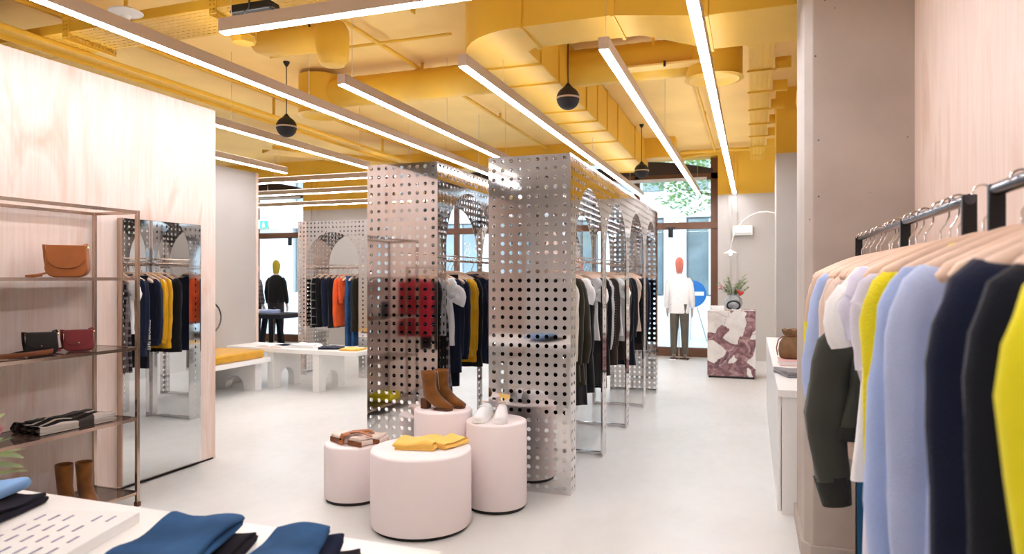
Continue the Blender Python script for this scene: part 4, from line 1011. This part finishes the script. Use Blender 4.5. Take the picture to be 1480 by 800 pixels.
# vase with protea at the left edge
def leaf(mb, base, d, L, W, bend=.25, up=(0, 0, 1), n=6):
    base = V(base); d = V(d).normalized(); side = d.cross(V(up)); side = side.normalized() if side.length > .01 else V((1, 0, 0)); upv = side.cross(d)
    rows = []
    for i in range(n + 1):
        t_ = i / n; c_ = base + d * L * t_ - V((0, 0, 1)) * bend * L * t_ * t_; w = W * sin(pi * min(.98, t_ * .93 + .05)) ** .8
        rows.append([c_ - side * w + upv * w * .25, c_, c_ + side * w + upv * w * .25])
    mb.loft(rows, False, False, closed=False)
pv = thing('potted_bouquet', 'glass vase of pink protea and green leaves at the left edge', 'plant', (-1.835, 1.14, TZ))
MB().lathe([(.05, 0), (.06, .02), (.062, .12), (.045, .18), (.05, .2), (.045, .2), (.04, .17), (.055, .12), (.05, .02)], n=32).build('vase', M['ceram'], pv)
rnd = random.Random(4); st = MB()
for k, (ax, ay, az) in enumerate(((.09, .0, .33), (.03, .05, .37), (-.08, .03, .36), (-.02, -.07, .33), (.07, -.05, .42))):
    st.tube([(0, 0, .02), (ax * .4, ay * .4, .2), (ax, ay, az)], .004, 6)
st.build('stems', M['stem'], pv)
mb = MB()
for k in range(18):
    a = rnd.uniform(0, 2 * pi); leaf(mb, (.03 * cos(a), .03 * sin(a), rnd.uniform(.24, .36)), (cos(a), sin(a), rnd.uniform(.1, .9)), rnd.uniform(.07, .12), rnd.uniform(.010, .016), .15)
leaf(mb, (.03, 0, .31), (1, .25, .1), .135, .02, .1); leaf(mb, (.03, .0, .29), (1, .15, .0), .145, .022, .0); leaf(mb, (.0, .0, .36), (1, .3, .75), .13, .009, .0)
o = mb.build('leaves', M['leafd'], pv, ang=80)
for (fx, fy, fz) in ((.09, .0, .33), (-.08, .03, .36), (.0, -.07, .33)):
    mb = MB()
    for k in range(22):
        a = k * 2.4; leaf(mb, (fx, fy, fz), (cos(a) * (.3 + .02 * k), sin(a) * (.3 + .02 * k), 1), .06, .008, -.1)
    mb.build('flower', M['petal'], pv)

# ================================================================ BENCH + LOW TABLE
bn = thing('bench', 'low white bench with arched leg against the grey partition', 'bench', (-6.5, 6.4, 0))
B(-.38, .42, -1.9, 1.14, .37, .43).build('seat', M['white'], bn, smooth=False, bevel=.003)
arch_leg(bn, -.36, .32, 1.02, .12, .369, .15); arch_leg(bn, -.36, .32, -1.5, .12, .369, .15)
cu = thing('bench_cushion', 'ochre velvet cushion lying along the white bench', 'cushion', (-6.5, 6.35, .431))
MB().box(-.37, .40, -1.8, 1.1, 0, .11).build('cushion', M['yellowv'], cu, bevel=.03, seg=4)
MB().tube([(.40, -1.77, .055), (.403, 1.07, .055)], .005, 6).build('piping', M['yellowv'], cu)
dc = thing('wall_disc', 'round grey wall disc half hidden behind the plywood wall end', 'disc', (-6.895, 7.28, .95))
MB().tube([(0, 0, 0), (.03, 0, 0)], .22, 40, up=(0, 0, 1)).build('disc', M['bronze'], dc); MB().tube([(.03, 0, 0), (.034, 0, 0)], .19, 40, up=(0, 0, 1)).build('face', M['grey'], dc)

lt = thing('low_table', 'low white table with arched slab legs beyond the plinths', 'table', (-5.8, 7.82, 0), radians(-4))
B(-1.1, 1.08, -.27, .33, .49, .545).build('tabletop', M['white'], lt, smooth=False, bevel=.003)
for xx_ in (-.32, .44): arch_leg(lt, -.24, .30, xx_, .10, .489, .13, axis='Y')
TT = .546
bk = thing('open_book', 'open picture book lying on the low white table', 'book', (-6.15, 7.78, TT), radians(-8))
mb = MB()
for s_ in (-1, 1):
    rg = [[(s_ * .24 * i / 8, y, .004 + .026 * sin(pi * min(1, i / 8 * .9 + .1)) * (1 if i else .5)) for i in range(9)] + [(s_ * .24 * i / 8, y, 0) for i in range(8, -1, -1)] for y in (-.15, .15)]
    mb.loft(rg)
mb.build('pages', M['paper'], bk); B(-.25, .25, -.155, .155, -.0, .003).build('cover', M['pinkpap'], bk, smooth=False)
B(.03, .2, -.1, .1, .031, .0325).build('printed_photo', M['denimd'], bk, smooth=False)
folded('folded_garment', 'white folded cloth behind the open book on the low table', 'cloth', 'wcot', (-5.72, 7.82, TT + .001), .1, .36, .26, 3, .015, 31)
folded('folded_garment', 'navy folded garment in the middle of the low table', 'cloth', 'navy', (-5.3, 7.78, TT + .001), .3, .30, .26, 2, .014, 32)
folded('folded_garment', 'pale yellow folded garment at the right end of the low table', 'cloth', 'gold_c', (-4.93, 7.72, TT + .001), .1, .28, .26, 2, .013, 33)

# dark table with mannequins at the left window
dt = thing('dark_table', 'dark navy trestle table by the left window', 'table', (-9.6, 11.3, 0), radians(0))
B(-1.2, 1.1, -.5, .4, .70, .78).build('tabletop', M['navy2'], dt, smooth=False, bevel=.004)
for s_ in (-.9, .55): MB().prismX([(-.42, 0), (-.34, 0), (-.2, .7), (.1, .7), (.26, 0), (.34, 0), (.2, .7), (-.28, .7)], s_ - .04, s_ + .04).build('leg', M['navy2'], dt, smooth=False)
B(-1.0, .5, -.42, -.36, .02, .7).build('modesty_panel', M['navy2'], dt, smooth=False)
for i, (dx, m) in enumerate(((-.35, 'sky'), (.15, 'wcot'), (.55, 'sky'))):
    folded('folded_shirt', ('left', 'white middle', 'right')[i] + ' folded shirt on the dark table by the window', 'shirt', m, (-9.6 + dx, 11.2, .782), 0, .3, .26, 4, .016, 70 + i, 'folded shirts on the dark table')

# ================================================================ MANNEQUINS
def mannequin(label, loc, rz, topm, botm, headm, H=1.84, sweater=False, shirt_l=.50):
    root = thing('mannequin', label, 'mannequin', loc, rz); s = H / 1.84; root.scale = (.86, .9, 1)
    # continuous body: skin over a skeleton
    J = [(0, 0, .98, .13), (0, 0, 1.12, .12), (0, 0, 1.28, .14), (0, 0, 1.44, .11), (0, 0, 1.53, .055), (0, .0, 1.60, .06), (0, .01, 1.70, .085), (0, .005, 1.78, .07)]
    E_ = [(i, i + 1) for i in range(7)]
    for sx in (-1, 1):
        b = len(J); J += [(sx * .17, 0, 1.42, .055), (sx * .24, .0, 1.16, .042), (sx * .25, .05, .94, .033), (sx * .255, .07, .86, .03), (sx * .255, .075, .78, .018)]; E_ += [(3, b), (b, b + 1), (b + 1, b + 2), (b + 2, b + 3), (b + 3, b + 4)]
        b = len(J); J += [(sx * .10, 0, .88, .09), (sx * .105, .0, .50, .06), (sx * .11, -.02, .12, .04), (sx * .115, .06, .05, .035), (sx * .12, .15, .035, .025)]; E_ += [(0, b), (b, b + 1), (b + 1, b + 2), (b + 2, b + 3), (b + 3, b + 4)]
    me = bpy.data.meshes.new('body'); me.from_pydata([(x * s, y * s, z * s) for x, y, z, r in J], E_, []); me.materials.append(M['mskin'])
    o = bpy.data.objects.new('body', me); COL.objects.link(o); o.parent = root
    sk = o.modifiers.new('skin', 'SKIN'); sk.use_smooth_shade = True
    for i, (x, y, z, r) in enumerate(J): me.skin_vertices[0].data[i].radius = (r * s, r * s)
    me.skin_vertices[0].data[0].use_root = True
    sb = o.modifiers.new('sub', 'SUBSURF'); sb.levels = 1; sb.render_levels = 1
    # hood over the head
    MB().loft([[(rx * cos(a) * s, (cy + ry * sin(a)) * s, z * s) for a in [2 * pi * j / 24 for j in range(24)]] for z, rx, ry, cy in ((1.545, .075, .075, 0), (1.60, .066, .07, 0), (1.66, .084, .098, .012), (1.72, .090, .108, .012), (1.78, .084, .10, .008), (1.825, .058, .07, 0), (1.845, .02, .025, 0))]).build('head_cover', M[headm], root, subd=1)
    def rg(cx, cy, hw_, hd, z, ph=0, f=0): return [((cx + hw_ * math.copysign(abs(cos(a)) ** .85, cos(a))) * s, (cy + hd * math.copysign(abs(sin(a)) ** .9, sin(a)) + f * sin(a * 7 + ph)) * s, z * s) for a in [2 * pi * j / 36 for j in range(36)]]
    hem = 1.28 - shirt_l * .8
    MB().loft([rg(0, 0, .07, .07, 1.53), rg(0, 0, .13, .085, 1.50), rg(0, 0, .20, .10, 1.44), rg(0, 0, .215, .12, 1.34), rg(0, 0, .205, .125, 1.18, 1, .004), rg(0, 0, .205, .13, 1.0, 2, .007), rg(0, 0, .215, .135, hem + .02, 3, .008), rg(0, 0, .205, .13, hem, 3, .008)]).build('sweater' if sweater else 'shirt', M[topm], root, ang=70)
    for sx in (-1, 1):
        MB().tube([(sx * .16 * s, 0, 1.45 * s), (sx * .215 * s, 0, 1.36 * s), (sx * .25 * s, 0, 1.16 * s), (sx * .262 * s, .04 * s, 1.0 * s), (sx * .262 * s, .055 * s, .93 * s)], [.06 * s, .07 * s, .062 * s, .055 * s, .045 * s], 16, jit=lambda i, j: .06 * sin(i * 2 + j)).build('sleeve', M[topm], root)
        # trouser leg
        MB().loft([rg(sx * .095, 0, .10, .115, 1.0), rg(sx * .10, 0, .10, .11, .8, 1, .003), rg(sx * .11, 0, .082, .085, .5, 2, .003), rg(sx * .115, -.01, .066, .07, .22), rg(sx * .117, -.01, .06, .066, .10)]).build('trouser_leg', M[botm], root, ang=70)
        # hand: palm and five fingers
        hb = MB(); hx, hy, hz = sx * .258 * s, .072 * s, .90 * s
        hb.tube([(hx, hy, hz), (hx, hy + .006, hz - .04), (hx, hy + .01, hz - .09)], [(.017, .028), (.016, .04), (.012, .04)], 12, up=(1, 0, 0))
        for q, (off, ln) in enumerate(((-.03, .062), (-.01, .074), (.01, .07), (.03, .054))):
            hb.tube([(hx, hy + off + .01, hz - .085), (hx - sx * .003, hy + off + .01, hz - .085 - ln * .5), (hx - sx * .014, hy + off + .012, hz - .085 - ln)], [.0095, .0088, .0065], 8)
        hb.tube([(hx, hy + .03, hz - .03), (hx - sx * .008, hy + .055, hz - .06), (hx - sx * .014, hy + .058, hz - .095)], [.011, .010, .007], 8)
        hb.build('hand', M['mskin'], root)
    MB().loft([rg(0, 0, .155, .115, .86), rg(0, 0, .16, .12, .95), rg(0, 0, .15, .11, 1.04)]).build('trouser_seat', M[botm], root)
    B(-.2, .2, -.16, .2, 0, .012).build('base_plate', M['chrome'], root, smooth=False, bevel=.004)
    MB().tube([(0, -.09, .012), (0, -.09, .7)], .009, 10).build('support_rod', M['chrome'], root)
    return root
mannequin('mannequin in white shirt and olive trousers with coral head, right window', (-1.26, 12.75, .0), 0, 'wcot', 'khaki', 'coral', 1.86, shirt_l=.56)
mannequin('mannequin in black sweater with mustard head, left window', (-9.62, 12.1, 0), radians(6), 'black', 'char', 'yhood', 1.86, True, .42)
mannequin('mannequin in grey plaid shirt with pink head, left window edge', (-10.35, 12.3, 0), radians(-12), 'shirtplaid', 'char', 'phood', 1.80, False, .5)

# ================================================================ COUNTER, ARC LAMP, SIDE TABLE
ct = thing('marble_counter', 'square counter block of violet and white breccia marble', 'counter', (-.3, 10.9, 0))
B(-.325, .325, -.29, .29, 0, .03).build('recessed_plinth', M['plinth'], ct, smooth=False)
B(-.34, .34, -.3, .3, .03, 1.0).build('marble_block', M['marble'], ct, smooth=False, bevel=.004)
pp = thing('leafy_arrangement', 'leafy green arrangement in a marbled glass vase on the marble counter', 'plant', (-.28, 10.95, 1.001))
MB().lathe([(.06, 0), (.11, .03), (.135, .10), (.12, .17), (.08, .22), (.085, .23), (.075, .225), (.1, .17), (.12, .1)], n=32).build('vase', M['ceram'], pp)
mb = MB(); st = MB(); rnd = random.Random(9)
for k in range(17):
    a = rnd.uniform(0, 2 * pi); rr_ = rnd.uniform(.12, .36); hh = rnd.uniform(.32, .52)
    tip = V((rr_ * cos(a), rr_ * .7 * sin(a), hh)); st.tube([(0, 0, .1), (tip.x * .4, tip.y * .4, hh * .7), tip], .003, 5)
    for q in range(9):
        c_ = V((0, 0, .15)).lerp(tip, .35 + .65 * q / 8); aa = rnd.uniform(0, 2 * pi); leaf(mb, c_, (cos(aa), sin(aa), .5), .075, .016, .2, n=4)
mb.build('foliage', M['leaf'], pp); st.build('stems', M['stem'], pp)
for k in range(3): MB().ball((.10 + .03 * sin(k * 2), -.08 + .02 * cos(k), .24 + .02 * k), .026, 8).build('flower', M['redfl'], pp)
for k in range(2): MB().ball((-.2 + .04 * k, -.06, .33 + .03 * k), .022, 8).build('blossom', M['petal'], pp)
q = thing('paper_box', 'small white box standing on the left of the marble counter', 'box', (-.5, 10.74, 1.001), .1)
B(-.09, .09, -.05, .05, 0, .06).build('carton', M['whitem'], q, smooth=False, bevel=.003); B(-.092, .092, -.052, .052, .045, .066).build('lid', M['white'], q, smooth=False, bevel=.002)
q = thing('tape_dispenser', 'black and silver ring-shaped object in front of the vase', 'dispenser', (-.27, 10.72, 1.001))
MB().tube([(.09 * cos(a), 0, .075 + .065 * sin(a)) for a in [2 * pi * i / 24 for i in range(25)]], .014, 8, cap=False).build('ring', M['blackm'], q); B(-.1, .14, -.04, .04, 0, .014).build('base', M['chrome'], q, smooth=False, bevel=.004)
q = thing('flat_papers', 'sheets of printed paper lying on the right of the counter', 'paper', (-.1, 10.78, 1.001), .2)
B(-.12, .12, -.08, .08, 0, .004).build('sheet', M['paper'], q, smooth=False); B(-.08, .06, -.05, .02, .0042, .006).build('printed_panel', M['swatch'], q, smooth=False)

al = thing('arc_wall_lamp', 'thin white arc lamp curving out from the far column', 'lamp', (.27, 9.2, 2.3))
P = []
for i in range(21):
    a = radians(82 + 100 * i / 20); P.append((-.30 + .42 * cos(a) + .20, .0, .05 + .46 * sin(a) - .36 - .1))
P = [(.0, 0, 0.0)] + [(-.1, 0, .025), (-.2, 0, .02), (-.3, 0, -.02), (-.39, 0, -.09), (-.46, 0, -.18), (-.505, 0, -.28), (-.53, 0, -.38), (-.54, 0, -.48)]
MB().tube(P, .008, 10).build('arm', M['whitem'], al)
MB().lathe([(.012, .03), (.04, .01), (.085, -.012), (.08, -.016), (.04, -.004)], (-.54, 0, -.48), 24).build('lamp_shade', M['whitem'], al)
MB().ball((-.54, 0, -.505), .018, 10).build('bulb', emis('lamp_bulb', 'fffaf0', 8), al); MB().tube([(-.004, 0, 0), (-.0, 0, 0), (.012 - .012, 0, 0)][:2], .04, 16).build('wall_rose', M['whitem'], al)
ac = thing('wall_unit', 'small white box unit on the far wall behind the arc lamp', 'wall unit', (-.17, 12.98, 2.25))
B(-.17, .17, -.10, .018, 0, .17).build('casing', M['whitem'], ac, smooth=False, bevel=.01); B(-.15, .15, -.104, -.1, .02, .04).build('vent_slot', M['grey'], ac, smooth=False)
wpn = thing('wall_panel', 'blank white rectangular panel on the far wall above the short rack', 'panel', (-7.75, 12.975, 1.55))
B(-.32, .32, 0, .024, 0, .27).build('panel_face', M['whitem'], wpn, smooth=False, bevel=.004); B(-.33, .33, .01, .025, -.01, 0).build('lower_lip', M['whitem'], wpn, smooth=False)

st_ = thing('side_table', 'long white table along the right wall beyond the column', 'table', (.46, 6.6, 0))
B(-.31, .30, -1.98, 2.0, .745, .79).build('tabletop', M['white'], st_, smooth=False, bevel=.003)
B(-.31, -.29, -1.9, 1.9, .0, .744).build('side_panel', M['white'], st_, smooth=False)
arch_leg(st_, -.285, .30, -1.93, .07, .744, .18); arch_leg(st_, -.285, .30, 1.9, .07, .744, .18)
pb = thing('drawstring_bag', 'taupe suede drawstring pouch standing on the side table', 'bag', (.30, 6.05, .835))
rings = []
for z, r_ in ((0, .075), (.01, .09), (.06, .10), (.12, .092), (.17, .06), (.185, .045), (.205, .06), (.235, .07)):
    rings.append([((r_ * (1 + (.10 * sin(9 * a) if z > .12 else .03 * sin(5 * a)))) * cos(a), (r_ * (1 + (.10 * sin(9 * a) if z > .12 else 0))) * sin(a), z + (.008 * sin(6 * a) if z > .2 else 0)) for a in [2 * pi * j / 40 for j in range(40)]])
MB().loft(rings).build('pouch', M['pouch'], pb, ang=80); MB().tube([(.05 * cos(a), .05 * sin(a), .185) for a in [2 * pi * i / 20 for i in range(21)]], .006, 6).build('cord', M['tand'], pb)
MB().tube([(-.06, 0, .18), (-.10, .0, .15), (-.115, 0, .08), (-.105, 0, .02)], .005, 6).build('cord_tail', M['tand'], pb)
q = thing('pink_book', 'thick pale pink book under the suede pouch', 'book', (.33, 5.98, .791), .05)
B(-.13, .16, -.12, .14, 0, .006).build('lower_cover', M['pinkpap'], q, smooth=False); B(-.125, .155, -.115, .135, .006, .036).build('pages', M['paper'], q, smooth=False); B(-.13, .16, -.12, .14, .036, .042).build('upper_cover', M['pinkpap'], q, smooth=False)
flap_bag('small red leather bag behind the suede pouch', (.47, 6.4, .791), radians(5), .2, .16, .07, 'redl', 'redl')
folded('folded_jeans', 'grey folded jeans on the side table before the book', 'jeans', 'grey_', (.30, 5.35, .792), .3, .26, .3, 2, .016, 81)
folded('folded_shirt', 'light blue folded shirt beside the grey jeans, side table', 'shirt', 'sky', (.45, 5.05, .792), .1, .24, .24, 2, .014, 83)

# exit sign
ex = thing('exit_sign', 'green and white pictogram exit sign hanging before the left window', 'sign', (-10.15, 12.3, 2.55))
B(-.19, .19, -.02, .02, 0, .2).build('casing', M['whitem'], ex, smooth=False, bevel=.004)
B(-.04, .17, -.024, -.02, .02, .18).build('green_face', M['exitg'], ex, smooth=False); B(-.17, -.045, -.024, -.02, .02, .18).build('white_face', M['exitw'], ex, smooth=False)
mb = MB(); mb.ball((.06, -.026, .14), .014, 8, (1, .2, 1)); mb.box(.045, .07, -.028, -.024, .08, .125); mb.box(.03, .05, -.028, -.024, .04, .085); mb.box(.065, .09, -.028, -.024, .045, .085); mb.build('pictogram', M['exitw'], ex)
for s_ in (-.15, .15): MB().tube([(s_, 0, .2), (s_, 0, 1.25)], .004, 6).build('rod', M['whitem'], ex)
for i, (x_, z_) in enumerate(((-10.0, 2.22), (-1.45, 2.24))):
    q = thing('spotlight', ('small black cylinder spotlight under the left window transom', 'small black cylinder spotlight above the mannequin at right')[i], 'spotlight', (x_, 13.06 if i else 13.06, z_))
    MB().lathe([(.001, 0), (.045, 0), (.045, .17), (.02, .18)], n=20).build('cylinder', M['blackm'], q); B(-.09, .09, -.02, .02, .165, .19).build('bracket', M['blackm'], q, smooth=False)

# ================================================================ OUTSIDE
struct(B(-60, 40, YF + .34, 60, -.3, -.05).build('trim_ground_outside', M['street'], smooth=False))
bd = thing('street_building', 'pale office building across the street with tall blue windows', 'building', (-8, 24, -.05))
mb = MB(); mb.box(-34, 26, 0.35, 6, 0, 16)
for k in range(26): mb.box(-34 + k * 2.3, -34 + k * 2.3 + .75, 0, .35, 0, 16)
for z in (0, 3.6, 7.2, 10.8): mb.box(-34, 26, -.05, .35, z, z + .9)
mb.build('wall', M['bwall'], bd, smooth=False)
for k in range(10, 24):
    for fz in (0, 1, 2):
        x = -34 + k * 2.3 + .75
        o = B(x + .06, x + 1.49, .2, .26, .9 + fz * 3.6 + .05, 3.55 + fz * 3.6).build('window_pane', M['bglass'], bd, smooth=False)
        B(x + .74, x + .80, .12, .2, .9 + fz * 3.6 + .05, 3.55 + fz * 3.6).build('mullion', M['bwall'], o, smooth=False)
tr_ = thing('street_tree', 'green leafy street tree outside the right window', 'tree', (-.2, 17.6, -.05))
MB().tube([(0, 0, 0), (.05, 0, 2), (-.1, .1, 4), (-.4, 0, 6)], [.16, .13, .1, .05], 12).build('trunk', M['bark'], tr_)
mb = MB(); mb.tube([(-.02, .03, 3), (-.8, 0, 3.6), (-1.5, -.1, 3.75)], [.05, .03, .01], 8); mb.tube([(-.1, .1, 4), (.7, 0, 4.8), (1.3, -.1, 5)], [.05, .03, .01], 8); mb.build('branches', M['bark'], tr_)
mb = MB(); rnd = random.Random(12)
for k in range(3600):
    a = rnd.uniform(0, 2 * pi); u = rnd.random() ** .5; c_ = V((-.95 + 1.5 * u * cos(a), 1.1 * u * sin(a), 4.3 + 1.4 * (rnd.random() - .5) * 2 * (1 - u * .5)))
    if noise.noise(c_ * 1.6) < -.12: continue
    b2 = rnd.uniform(0, 2 * pi); leaf(mb, c_, (cos(b2), sin(b2), rnd.uniform(-.5, .5)), .15, .045, .1, n=2)
mb.build('foliage', M['leaft'], tr_)
sg = thing('traffic_sign', 'round blue traffic sign with white bar outside the right window', 'traffic sign', (-1.35, 16.8, -.05))
MB().tube([(0, 0, 0), (0, -.02, 0)][:2], .32, 40, up=(0, 0, 1)).build('disc', M['blueS'], sg, loc=(0, 0, 1.15)); B(-.22, .26, -.028, -.021, -.04, .05).build('white_bar', M['vinyl'], sg, smooth=False, loc=(0, 0, 1.15))
MB().tube([(0.02, .03, 1.1), (.32, .1, 0)], .015, 8).build('pole', M['chrome'], sg); MB().tube([(-.02, .03, 1.1), (-.1, .5, 0)], .015, 8).build('pole', M['chrome'], sg)

# ================================================================ LIGHT, CAMERA
w = bpy.data.worlds.new('daylight'); sc.world = w; w.use_nodes = True
nt = w.node_tree; bg = nt.nodes['Background']
tcw = nt.nodes.new('ShaderNodeTexCoord'); sxyz = nt.nodes.new('ShaderNodeSeparateXYZ'); nt.links.new(tcw.outputs['Generated'], sxyz.inputs[0])
rp = nt.nodes.new('ShaderNodeValToRGB'); rp.color_ramp.elements[0].color = (.90, .95, 1, 1); rp.color_ramp.elements[1].color = (.76, .88, 1, 1)
nt.links.new(sxyz.outputs['Z'], rp.inputs[0]); nt.links.new(rp.outputs[0], bg.inputs[0]); bg.inputs[1].default_value = 2.6
def area(name, loc, rot, sx_, sy_, e, col):
    l = bpy.data.lights.new(name, 'AREA'); l.shape = 'RECTANGLE'; l.size = sx_; l.size_y = sy_; l.energy = e; l.color = col
    o = bpy.data.objects.new(name, l); COL.objects.link(o); o.location = loc; o.rotation_euler = rot; return o
cam = bpy.data.cameras.new('camera'); co = bpy.data.objects.new('camera', cam); COL.objects.link(co)
cam.sensor_width = 36; cam.lens = 24.0; cam.clip_start = .02; cam.clip_end = 200
co.location = (0, 0, 1.5); co.rotation_euler = (pi / 2, 0, math.atan(348 / 987))
cam.dof.use_dof = True; cam.dof.focus_distance = 4.6; cam.dof.aperture_fstop = 3.2
sc.camera = co
sc.view_settings.view_transform = 'Standard'; sc.view_settings.look = 'None'; sc.view_settings.gamma = 1; sc.view_settings.exposure = 0.72; sc.view_settings.use_curve_mapping = False
cy = sc.cycles; cy.use_denoising = True; cy.max_bounces = 12; cy.diffuse_bounces = 5; cy.glossy_bounces = 7; cy.transmission_bounces = 8; cy.transparent_max_bounces = 12
cy.sample_clamp_indirect = 8; cy.caustics_reflective = False; cy.caustics_refractive = False
